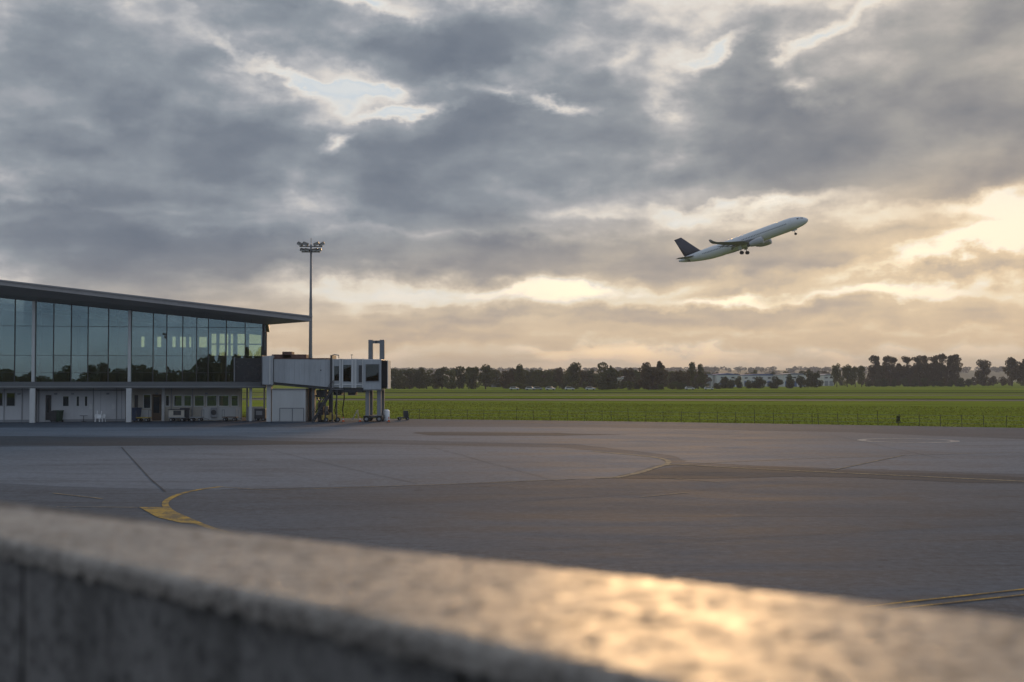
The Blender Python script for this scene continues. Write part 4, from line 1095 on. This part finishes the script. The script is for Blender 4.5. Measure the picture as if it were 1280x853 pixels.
def quad_mesh(name, co, m):
    n = len(co) // 4
    me = bpy.data.meshes.new(name)
    me.vertices.add(len(co)); me.vertices.foreach_set('co', co.astype(np.float32).ravel())
    me.loops.add(n * 4); me.loops.foreach_set('vertex_index', np.arange(n * 4, dtype=np.int32))
    me.polygons.add(n); me.polygons.foreach_set('loop_start', np.arange(0, n * 4, 4, dtype=np.int32))
    me.update(calc_edges=True); me.materials.append(m)
    return me
def tree_proto(kind, seed, m):
    """unit tree: height 1, crown about 1 wide"""
    r = random.Random(seed); cs_, rs_ = [], []
    if kind == 'round':
        for k in range(18):
            a = r.uniform(0, 6.28); q = r.uniform(.05, .36); z = r.uniform(.24, .86)
            q *= 1 - max(0, z - .55) * 1.6
            cs_.append((q * math.cos(a), q * math.sin(a), z)); rr = r.uniform(.13, .21); rs_.append((rr, rr, rr * .75))
        n, sz, zt = 2400, .034, .6
    elif kind == 'dense':
        for k in range(24):
            a = r.uniform(0, 6.28); q = r.uniform(.05, .40); z = r.uniform(.08, .88)
            q *= 1 - max(0, z - .5) * 1.2
            cs_.append((q * math.cos(a), q * math.sin(a), z)); rr = r.uniform(.12, .2); rs_.append((rr, rr, rr * .7))
        n, sz, zt = 3000, .036, .5
    elif kind == 'tall':
        for k in range(7):
            a = r.uniform(0, 6.28); q = r.uniform(.0, .26)
            cs_.append((q * math.cos(a), q * math.sin(a), r.uniform(.82, .945))); rr = r.uniform(.17, .26); rs_.append((rr, rr, .06))
        for k in range(7):
            a = r.uniform(0, 6.28); q = r.uniform(.05, .3)
            cs_.append((q * math.cos(a), q * math.sin(a), r.uniform(.45, .80))); rr = r.uniform(.12, .2); rs_.append((rr, rr, .06))
        n, sz, zt = 1700, .030, .88
    elif kind == 'open':
        for k in range(10):
            a = r.uniform(0, 6.28); q = r.uniform(.12, .38); z = r.uniform(.42, .9)
            cs_.append((q * math.cos(a), q * math.sin(a), z)); rr = r.uniform(.08, .14); rs_.append((rr, rr, rr * .6))
        n, sz, zt = 1300, .030, .7
    else:                                                      # bush
        for k in range(14):
            a = r.uniform(0, 6.28); q = r.uniform(.0, .36); z = r.uniform(.12, .70)
            cs_.append((q * math.cos(a), q * math.sin(a), z)); rr = r.uniform(.12, .2); rs_.append((rr, rr, rr * 1.1))
        n, sz, zt = 1800, .042, .4
    crown = quad_mesh('crown', leaves(cs_, rs_, n, sz, seed), m)
    tr_ = MB().tube([(0, 0, 0), (.01, 0, zt * .4), (0, .01, zt)], [.030, .022, .010], 7)
    for (cx, cy_, cz) in cs_[:6]:
        tr_.tube([(0, 0, min(cz, zt) * .62), (cx * .5, cy_ * .5, cz * .86), (cx, cy_, cz)], [.014, .009, .004], 5)
    trunk = tr_.mesh('trunk', M['wood'])
    return crown, trunk
PROTO = {}
for kind in ('round', 'dense', 'tall', 'open', 'bush'):
    for mk in ('leaf_a', 'leaf_b', 'leaf_c'):
        PROTO[kind, mk] = [tree_proto(kind, 100 + 17 * i + hash_ , M[mk]) for i, hash_ in enumerate(len(kind) * 3 + ord(mk[-1]) + 211 * q for q in range(4))]
R_ = random.Random(77)
def tree(px, wpx, top, depth, kind, mk, label, group, pos=None, name=None, h=None):
    label = label.replace('{c}', {'leaf_a': 'dark green', 'leaf_b': 'olive', 'leaf_c': 'brownish'}[mk])
    p = pos if pos is not None else at_depth(px, 474, depth)
    h = h if h is not None else at_depth(px, top, depth).z
    w = wpx * depth / FPX if pos is None else wpx
    t = empty(name or ('shrub' if kind == 'bush' else 'tree'), (p.x, p.y, 0), random.uniform(0, 6.28), label, 'shrub' if kind == 'bush' else 'tree', group)
    t.scale = (w * R_.uniform(.88, 1.15), w * R_.uniform(.85, 1.1), h / .98 if kind != 'bush' else h / .86)
    crown, trunk = random.choice(PROTO[kind, mk])
    for nm, me in (('crown', crown), ('trunk', trunk)):
        o = bpy.data.objects.new(nm, me); C.objects.link(o); o.parent = t
    return t
R = random.uniform
# dense dark row behind the boarding bridge
x = 470
while x < 596:
    w = R(15, 24)
    tree(x, w * 1.35, R(458.5, 462.5), R(600, 650), 'dense', random.choice(('leaf_a', 'leaf_a', 'leaf_b')), '{c} tree in the close hedgerow beyond the boarding bridge', 'hedgerow beyond the bridge')
    x += w * .55
tree(607, 32, 455.5, 610, 'round', 'leaf_a', 'large round headed tree at the end of the dark hedgerow', None)
tree(649, 19, 455.0, 640, 'round', 'leaf_a', 'single round tree across the pale gap from the large round headed one', None)
x = 632
while x < 700:
    w = R(13, 20); tree(x, w * 1.3, R(460, 463.5), R(640, 700), 'dense', random.choice(('leaf_a', 'leaf_b', 'leaf_c')), 'mid sized {c} tree in the row beside the single round tree', 'trees in the middle row'); x += w * .6
tree(699, 15, 457.5, 640, 'round', 'leaf_c', 'slim round brownish tree close beside the broad full tree', None)
tree(717, 25, 453.8, 630, 'round', 'leaf_a', 'broad full tree behind the parked white cars', None)
x = 729
while x < 745:
    tree(x, 20, R(459, 462), R(640, 690), 'dense', random.choice(('leaf_a', 'leaf_c')), 'mid sized {c} tree beside the widest dark tree', 'trees beside the widest tree'); x += 9
tree(760, 40, 452.5, 590, 'dense', 'leaf_a', 'widest dark tree with a domed crown reaching the ground', None)
x = 780
while x < 800:
    tree(x, 16, R(458, 463), R(660, 720), 'dense', random.choice(('leaf_b', 'leaf_c')), 'small {c} tree between the widest dark tree and the big brownish one', 'small trees between the big ones'); x += 8
tree(816, 46, 456.5, 585, 'dense', 'leaf_c', 'big brownish tree with two heads rising behind', None)
tree(808, 21, 450.5, 600, 'round', 'leaf_c', 'brown round headed tree rising behind the big brownish tree', 'round heads behind the big tree')
tree(825, 23, 450.8, 600, 'round', 'leaf_c', 'brown round headed tree rising behind the big brownish tree', 'round heads behind the big tree')
x = 840
while x < 862:
    tree(x, 15, R(462, 466), R(600, 640), 'bush', random.choice(('leaf_b', 'leaf_c')), '{c} shrub between the big brownish tree and the close pair of trees', 'olive shrubs by the forked pair'); x += 8
tree(866, 17, 452.3, 660, 'round', 'leaf_b', 'taller of the close pair of olive trees beside the pale shed', None)
tree(877, 13, 453.5, 660, 'round', 'leaf_b', 'shorter of the close pair of olive trees beside the pale shed', None)
for (x, w, tp) in ((907, 18, 469.5), (923, 15, 470.5), (947, 24, 471), (969, 22, 470.5), (988, 18, 468), (1001, 15, 469.5), (936, 12, 475), (914, 14, 474)):
    tree(x, w * 1.15, tp, R(640, 690), 'bush', 'leaf_a', 'dark rounded shrub in front of the white sheds', 'dark shrubs before the sheds')
x = 884
while x < 1034:
    w = R(10, 17); tree(x, w, R(462.5, 466.5), R(980, 1100), 'dense', random.choice(('leaf_a', 'leaf_c', 'leaf_b')), '{c} tree showing above the roofs of the white sheds', 'trees behind the white sheds'); x += w * R(.7, 1.5)
for (x, w, tp) in ((1010, 17, 461.5), (1021, 15, 463)):
    tree(x, w * 1.2, tp, 700, 'dense', 'leaf_a', 'dark tree beside the grey roofed white warehouse', 'trees at the end of the sheds')
for (x, w, tp) in ((1046, 13, 452.5), (1059, 13, 451.5), (1069, 12, 458), (1077, 12, 457)):
    tree(x, w * 1.25, tp, 760, 'round', 'leaf_b', 'olive tree standing between the white sheds and the dense brown grove', 'olive trees beside the grove')
# the grove: tall flat crowns above a solid brown mass
GD = 850
for (x, w, tp) in ((1094, 15, 445.5), (1108, 12, 446.5), (1117, 13, 446.5), (1134, 15, 444.8), (1147, 13, 445), (1158, 13, 443.8), (1168, 14, 443.2), (1178, 13, 444), (1188, 14, 443.6), (1197, 14, 444.2)):
    tree(x, w * 1.15, tp + R(-1.2, 1.8), GD + R(-15, 15), 'tall', 'leaf_c', 'tall flat crowned tree standing in the dense brown grove', 'tall trees of the grove')
x = 1090
while x < 1200:
    tree(x, R(13, 21), R(449.5, 457), GD + R(-25, 25), 'dense', 'leaf_c', 'brown tree filling the lower part of the grove', 'lower trees of the grove'); x += R(4.5, 7)
x = 1086
while x < 1215:
    tree(x, R(12, 18), R(472, 476), GD - R(30, 45), 'bush', 'leaf_a', 'low shrub along the foot of the brown grove', 'shrubs at the foot of the grove'); x += R(9, 14)
tree(1230, 26, 447.8, 900, 'round', 'leaf_c', 'lone upright tree between the grove and the far brown trees', None)
tree(1228, 20, 462, 905, 'dense', 'leaf_c', 'short dense tree at the foot of the lone upright tree', None)
tree(1265, 30, 446, 860, 'round', 'leaf_c', 'large round headed brown tree next to the lone upright tree', None)
tree(1284, 32, 446.5, 860, 'dense', 'leaf_c', 'large dense brown tree just beyond the round headed brown one', None)
x = 1040
while x < 1290:
    tree(x, R(10, 16), R(470, 474), R(900, 980), 'bush', random.choice(('leaf_b', 'leaf_c')), '{c} shrub on the far edge of the field near the grove', 'shrubs on the far field edge'); x += R(8, 16)
x = 640
while x < 900:
    tree(x, R(10, 17), R(476, 480), R(575, 625), 'bush', random.choice(('leaf_b', 'leaf_b', 'leaf_a')), 'low {c} shrub at the foot of the middle trees', 'low shrubs under the middle trees'); x += R(8, 15)
x = 612
while x < 885:
    w = R(12, 20); tree(x, w * 1.6, R(461, 465), R(700, 800), 'dense', random.choice(('leaf_a', 'leaf_b', 'leaf_c')), '{c} tree in the low belt closing the gaps behind the middle trees', 'low belt behind the middle trees'); x += w * R(.5, .8)
# weeds by the fence
tree(0, .8, 0, 0, 'bush', 'leaf_b', 'single weedy bush beside the wire fence', None, pos=ground(1122, 529.5), name='shrub', h=.95)
# trees behind the viewer, mirrored in the terminal glass
for k in range(46):
    px = -40 + 8.5 * k + R(-5, 5); dpt = R(380, 430); tall_ = max(0, (px - 190) / 110) ** 1.2
    v_ = at_depth(px, 474, dpt); v_.z = 0; q = v_ - 2 * (v_ - E0).dot(fn) * fn
    tree(0, R(6, 10), 0, 0, 'dense', 'leaf_a', 'dark tree mirrored at the foot of the terminal glass', 'trees mirrored in the glass', pos=q, h=R(6.0, 9.0) + 6.5 * min(1.0, tall_))

# ------------------------------------------------------------------ white sheds and parked cars far off
def shed(x0, x1, ytop, depth, label, roofc, blue=False):
    a, b = at_depth(x0, 474, depth), at_depth(x1, 474, depth); h_ = at_depth(x0, ytop, depth).z; W = b.x - a.x
    t = empty('warehouse', (a.x, depth, 0), 0, label, 'warehouse')
    B('wall', M['white'], t, 0, W, 0, 30, 0, h_ * .86)
    MB().prism([(-.3, h_ * .86), (W + .3, h_ * .86), (W + .3, h_ * .90), (W / 2, h_), (-.3, h_ * .90)], -.3, 30.3).build('roof', roofc, t)
    n_ = max(2, int(W / 5))
    for k in range(n_):
        x = W * (k + .5) / n_
        dd = B('loading_door', M['blue'] if blue else M['grey'], t, x - 1.3, x + 1.3, -.06, -.003, .05, 3.6)
        B('window', M['darkglass'], t, x - 1.0, x + 1.0, -.05, -.003, h_ * .62, h_ * .72)
M['blue'] = mat('blue_sheet', (.10, .16, .30), .85, spec=.1); M['slate'] = mat('grey_roof_sheet', (.24, .26, .30), .85, spec=.1)
shed(868, 892, 467.0, 800, 'pale shed with grey roof beside the close pair of olive trees', M['slate'])
shed(896, 923, 466.6, 790, 'white warehouse with blue doors behind dark shrubs', M['blue'], True)
shed(928, 976, 467.4, 830, 'longest white warehouse with blue roof behind the shrubs', M['blue'], True)
shed(979, 1008, 466.4, 800, 'white warehouse with grey roof and blue doors next to the longest one', M['slate'], True)
shed(1030, 1042, 467.4, 900, 'narrow white shed between the warehouses and the olive trees', M['slate'])
shed(614, 625, 471.5, 760, 'small white shed beside the large round headed tree', M['slate'])
shed(776, 790, 470.5, 720, 'small white shed between the widest dark tree and the big brownish one', M['slate'])
def far_car(px, depth, m, label, group):
    p = at_depth(px, 474, depth); t = empty('parked_car', (p.x, p.y, 0), R(-.2, .2), label, 'car', group)
    MB().prism([(-2.2, .35), (2.2, .35), (2.2, .85), (1.3, .98), (.7, 1.5), (-1.5, 1.52), (-2.15, .95)], -.88, .88).build('body', m, t, bevel=.08)
    MB().prism([(1.15, 1.0), (.62, 1.42), (-1.4, 1.44), (-1.75, 1.0)], -.9, -.882).build('side_window', M['darkglass'], t)
    for x in (-1.4, 1.4):
        for y in (-.8, .8): MB().tube([(x, y - .1, .33), (x, y + .1, .33)], .33, 10).build('wheel', M['rubber'], t)
for k, px in enumerate((643, 663, 688, 712, 738)):
    far_car(px, 560 + R(-6, 6), M['white'], 'white car parked in the far row before the middle trees', 'white cars in the far row')
for px in (862, 886):
    far_car(px, 570 + R(-6, 6), M['white'], 'white car parked in front of the pale shed', 'white cars by the sheds')
far_car(672, 562, M['grey'], 'grey car among the white ones in the far row', None)

# ------------------------------------------------------------------ hills and the wood on them
hv, hf = [], []
nx, ny = 160, 9
def hill_h(x, t):
    n_ = mnoise.noise((x * .00055, 3.1, 0)) * .6 + mnoise.noise((x * .0016, 7.7, 0)) * .3
    return (27 + 10 * n_ + x * .002) * math.sin(min(1, t * 1.0) * math.pi / 2)
for j in range(ny):
    for i in range(nx + 1):
        x = -2600 + 5600 * i / nx; t = j / (ny - 1); hv.append((x, 2300 + 1300 * t, max(-.5, hill_h(x, t) - (.6 if j == 0 else 0))))
for j in range(ny - 1):
    for i in range(nx):
        a = j * (nx + 1) + i; hf.append((a, a + 1, a + nx + 2, a + nx + 1))
M['hillgrass'] = mat('hill_fields', (.075, .085, .035), .9, col2=(.045, .05, .025), scale=.004)
tag(MB().add(hv, hf).build('hills', M['hillgrass'], smooth=True), kind='structure')
M['leaf_far'] = leaf_mat('leaf_far', (.035, .04, .024), (.05, .05, .03), (.024, .028, .018))
fr_ = np.random.default_rng(5)
cc, rr_ = [], []
for k in range(1500):
    x = fr_.uniform(-1700, 2300); t = fr_.random() ** .7
    y = 2300 + 1300 * t
    if mnoise.noise((x * .004, y * .004, 1.0)) < -.25 and t < .8: continue
    h_ = fr_.uniform(6, 11); cc.append((x, y, hill_h(x, t) + h_ * .5)); rr_.append((h_ * .8, h_ * .8, h_ * .55))
me = quad_mesh('hill_wood', leaves(cc, rr_, 60000, 2.2, 9), M['leaf_far'])
o = bpy.data.objects.new('hill_wood', me); C.objects.link(o)
tag(o, 'dark wooded ridge along the whole horizon', 'woodland', kind='stuff')

# ------------------------------------------------------------------ grass blades on the near field
def field_grass():
    r = np.random.default_rng(3)
    N = 30000
    # along the apron edge, thinning with distance
    xs = r.uniform(-40, 130, N * 2); off = r.random(N * 2) ** 1.3 * 110 + .8
    ex = np.array([p.x for p in EDGE]); ey = np.array([p.y for p in EDGE])
    y = np.interp(xs, ex, ey) + off
    keep = (np.abs(xs / y) < .47)
    xs, y, off = xs[keep][:N], y[keep][:N], off[keep][:N]; N = len(xs)
    h = r.uniform(.04, .15, N) * (1 + 1.0 * (r.random(N) > .96)); w = r.uniform(.05, .13, N)
    a = r.uniform(0, np.pi, N); lx = r.normal(0, .08, N); ly = r.normal(0, .08, N)
    co = np.zeros((N, 4, 3))
    for k, (sx, z) in enumerate(((-1, 0), (1, 0), (.25, 1), (-.25, 1))):
        co[:, k, 0] = xs + np.cos(a) * w * sx + (lx if z else 0)
        co[:, k, 1] = y + np.sin(a) * w * sx + (ly if z else 0)
        co[:, k, 2] = h * z
    return quad_mesh('field_grass_blades', co.reshape(-1, 3), M['blade'])
M['blade'] = leaf_mat('grass_blade', (.13, .165, .020), (.20, .21, .04), (.09, .12, .018), .4)
o = bpy.data.objects.new('field_grass_blades', field_grass()); C.objects.link(o)
tag(o, 'rough green grass of the airfield beyond the wire fence', 'grass', kind='stuff')

# ------------------------------------------------------------------ parapet in the foreground
HB = .35; ZP = CAM_H - HB
N0, N1 = ground(0, 674, ZP), ground(800, 851, ZP)
F0, F1 = ground(0, 633, ZP), ground(1280, 771, ZP)
S0, S1 = -3.0, 2.1
def near_(s): return N0 + (N1 - N0) * s
def far_(s): return F0 + (F1 - F0) * s if s > -.6 else F0 + (F1 - F0) * -.6 + (N1 - N0) * (s + .6)
par = empty('parapet', near_(.6) * .5 + far_(.6) * .5 - Vector((0, 0, ZP - 3.4)), 0, 'rough concrete parapet with glinting worn top', 'parapet')
pl0 = Vector(par.location)
prof_c = []                                   # (t across 0 near .. 1 far, dz)
for k in range(5): prof_c.append((.012, -.040 + .020 * k / 4))
for k in range(1, 6):
    a = k / 5 * math.pi / 2; prof_c.append((.012 + .05 * (1 - math.cos(a)), -.020 + .020 * math.sin(a)))
for k in range(1, 56): prof_c.append((.062 + .90 * k / 56, 0.0))
for k in range(6):
    a = k / 5 * math.pi / 2; prof_c.append((.962 + .03 * math.sin(a), -.02 * (1 - math.cos(a))))
prof_c.append((.992, -.09))
NS = 1100
cv, cf_ = [], []
npf = len(prof_c)
for i in range(NS):
    s = S0 + (S1 - S0) * i / (NS - 1); a, b = near_(s), far_(s)
    for (t, dz) in prof_c:
        p = a + (b - a) * t
        e = mnoise.noise((p.x * 9, p.y * 9, 1.0)) * .6 + mnoise.noise((p.x * 26, p.y * 26, 4.0)) * .35 + mnoise.noise((p.x * 70, p.y * 70, 8.0)) * .18
        top_w = .0035 if t > .06 else .006
        rag = 0.0
        if t <= .02: rag = .008 * mnoise.noise((s * 60, dz * 9, 2.2)) + .006 * mnoise.noise((s * 150, 0, 5.0))
        lo_w = 1.0 if dz < -.032 and t < .5 else 0.0
        p = p + (a - b).normalized() * (rag + .003 * e)
        z = ZP + dz + e * top_w + lo_w * (.012 * mnoise.noise((s * 45, 1.0, 7.0)) + .007 * mnoise.noise((s * 160, 1.0, 7.0)))
        cv.append((p.x - pl0.x, p.y - pl0.y, z - pl0.z))
for i in range(NS - 1):
    for j in range(npf - 1):
        k = i * npf + j; cf_.append((k, k + npf, k + npf + 1, k + 1))
def coping_build(h, tc, b):
    n1 = h.noise(tc, 3.0, 5, .6); n2 = h.noise(tc, 34.0, 6, .72, .2); n3 = h.noise(tc, 80.0, 4, .65)
    c = h.mix(h.step(n1, .35, .7), (.34, .295, .25), (.22, .19, .16))
    c = h.mix(h.m('MULTIPLY', h.step(n2, .50, .62), .7), c, (.095, .078, .065))
    c = h.mix(h.m('MULTIPLY', h.step(n2, .46, .36), .55), c, (.44, .39, .33))
    c = h.mix(h.m('MULTIPLY', h.step(n3, .52, .68), .5), c, (.11, .095, .08))
    h.link(c, b.inputs['Base Color'])
    h.link(h.m('MULTIPLY_ADD', h.m('SUBTRACT', n2, .5), 1.1, .52, clamp=True), b.inputs['Roughness'])
    b.inputs['Specular IOR Level'].default_value = .35
    h.link(h.m('MULTIPLY', h.step(n2, .58, .40), .34), b.inputs['Coat Weight']); b.inputs['Coat Roughness'].default_value = .27
    bp = h.n('ShaderNodeBump'); bp.inputs['Strength'].default_value = .8; bp.inputs['Distance'].default_value = .010
    h.link(h.m('ADD', h.m('MULTIPLY', n2, 1.8), h.m('MULTIPLY', n3, .7)), bp.inputs['Height'])
    h.link(bp.outputs[0], b.inputs['Normal']); h.link(bp.outputs[0], b.inputs['Coat Normal'])
M['coping'] = surface_mat('worn_coping', coping_build)
def pwall_build(h, tc, b):
    n1 = h.noise(scaled(h, tc, (1, 1, .35)), 6.0, 5, .65); n2 = h.noise(tc, 30.0, 5, .7); n3 = h.noise(scaled(h, tc, (1, 1, .08)), 14.0, 4, .6)
    c = h.mix(h.m('MULTIPLY', h.step(n1, .40, .66), .8), (.21, .195, .18), (.10, .093, .086))
    c = h.mix(h.m('MULTIPLY', h.step(n2, .48, .64), .7), c, (.06, .055, .052))
    c = h.mix(h.m('MULTIPLY', h.step(n3, .55, .68), .25), c, (.05, .047, .044))          # drip stains
    h.link(c, b.inputs['Base Color']); b.inputs['Roughness'].default_value = .9; b.inputs['Specular IOR Level'].default_value = .1
    bp = h.n('ShaderNodeBump'); bp.inputs['Strength'].default_value = .9; bp.inputs['Distance'].default_value = .01
    h.link(h.m('ADD', n2, n1), bp.inputs['Height']); h.link(bp.outputs[0], b.inputs['Normal'])
M['pwall'] = surface_mat('parapet_concrete', pwall_build)
MB().add(cv, cf_).build('coping', M['coping'], par, smooth=True)
# wall panels under the coping, with open joints
def s_of(px):
    best = min((abs((near_(s).x / near_(s).y) - (px - 640) / FPX), s) for s in np.linspace(-.9, S1, 900)); return best[1]
joints = [S0, S0 + .75, S0 + 1.5, s_of(31) - .75, s_of(31), s_of(545), s_of(545) + .62, S1]
joints = sorted(joints)
for a_, b_ in zip(joints[:-1], joints[1:]):
    wv, wf_ = [], []
    n_ = max(6, int((b_ - a_) * 60))
    for i in range(n_ + 1):
        s = a_ + .003 + (b_ - a_ - .006) * i / n_
        nd = (near_(s) - far_(s)).normalized()
        for j in range(22):
            z = ZP - .035 - (ZP - .035 - 3.4) * j / 21
            p = near_(s) - nd * (.035 + .012 * ((i in (0, n_)))) + nd * (.010 * mnoise.noise((s * 30, z * 24, 3.0)) + .012 * mnoise.noise((s * 8, z * 7, 9.0)))
            wv.append((p.x - pl0.x, p.y - pl0.y, z - pl0.z))
    for i in range(n_):
        for j in range(21):
            k = i * 22 + j; wf_.append((k, k + 1, k + 23, k + 22))
    MB().add(wv, wf_).build('wall_panel', M['pwall'], par, smooth=True)
core = MB().slab([(p.x - pl0.x, p.y - pl0.y) for p in (near_(S0) * .8 + far_(S0) * .2, near_(S1) * .8 + far_(S1) * .2, near_(S1) * .08 + far_(S1) * .92, near_(S0) * .08 + far_(S0) * .92)], .03, ZP - .04 - pl0.z)
core.build('core_wall', M['pwall'], par)
# the terrace it stands on
pts = [near_(S0) * .1 + far_(S0) * .9, near_(S1) * .1 + far_(S1) * .9, Vector((4.5, -9, 0)), Vector((-9, -9, 0))]
te = MB().slab([(p.x, p.y) for p in pts], .035, 3.4)
tag(te.build('viewing_terrace', M['pwall']), kind='structure')

# ------------------------------------------------------------------ evening haze
hzm = bpy.data.materials.new('haze'); hzm.use_nodes = True
h = G(hzm.node_tree); h.t.nodes.clear()
pv = h.n('ShaderNodeVolumePrincipled'); pv.inputs['Density'].default_value = 0.00016; pv.inputs['Color'].default_value = (.88, .86, .86, 1); pv.inputs['Anisotropy'].default_value = .1
ho = h.n('ShaderNodeOutputMaterial'); h.link(pv.outputs[0], ho.inputs['Volume'])
hb = MB().box(-6700, 6700, -6700, 6700, -1.5, 95).build('haze', hzm); hb['kind'] = 'stuff'
tag(hb, 'thin evening haze over the whole airfield', 'haze')
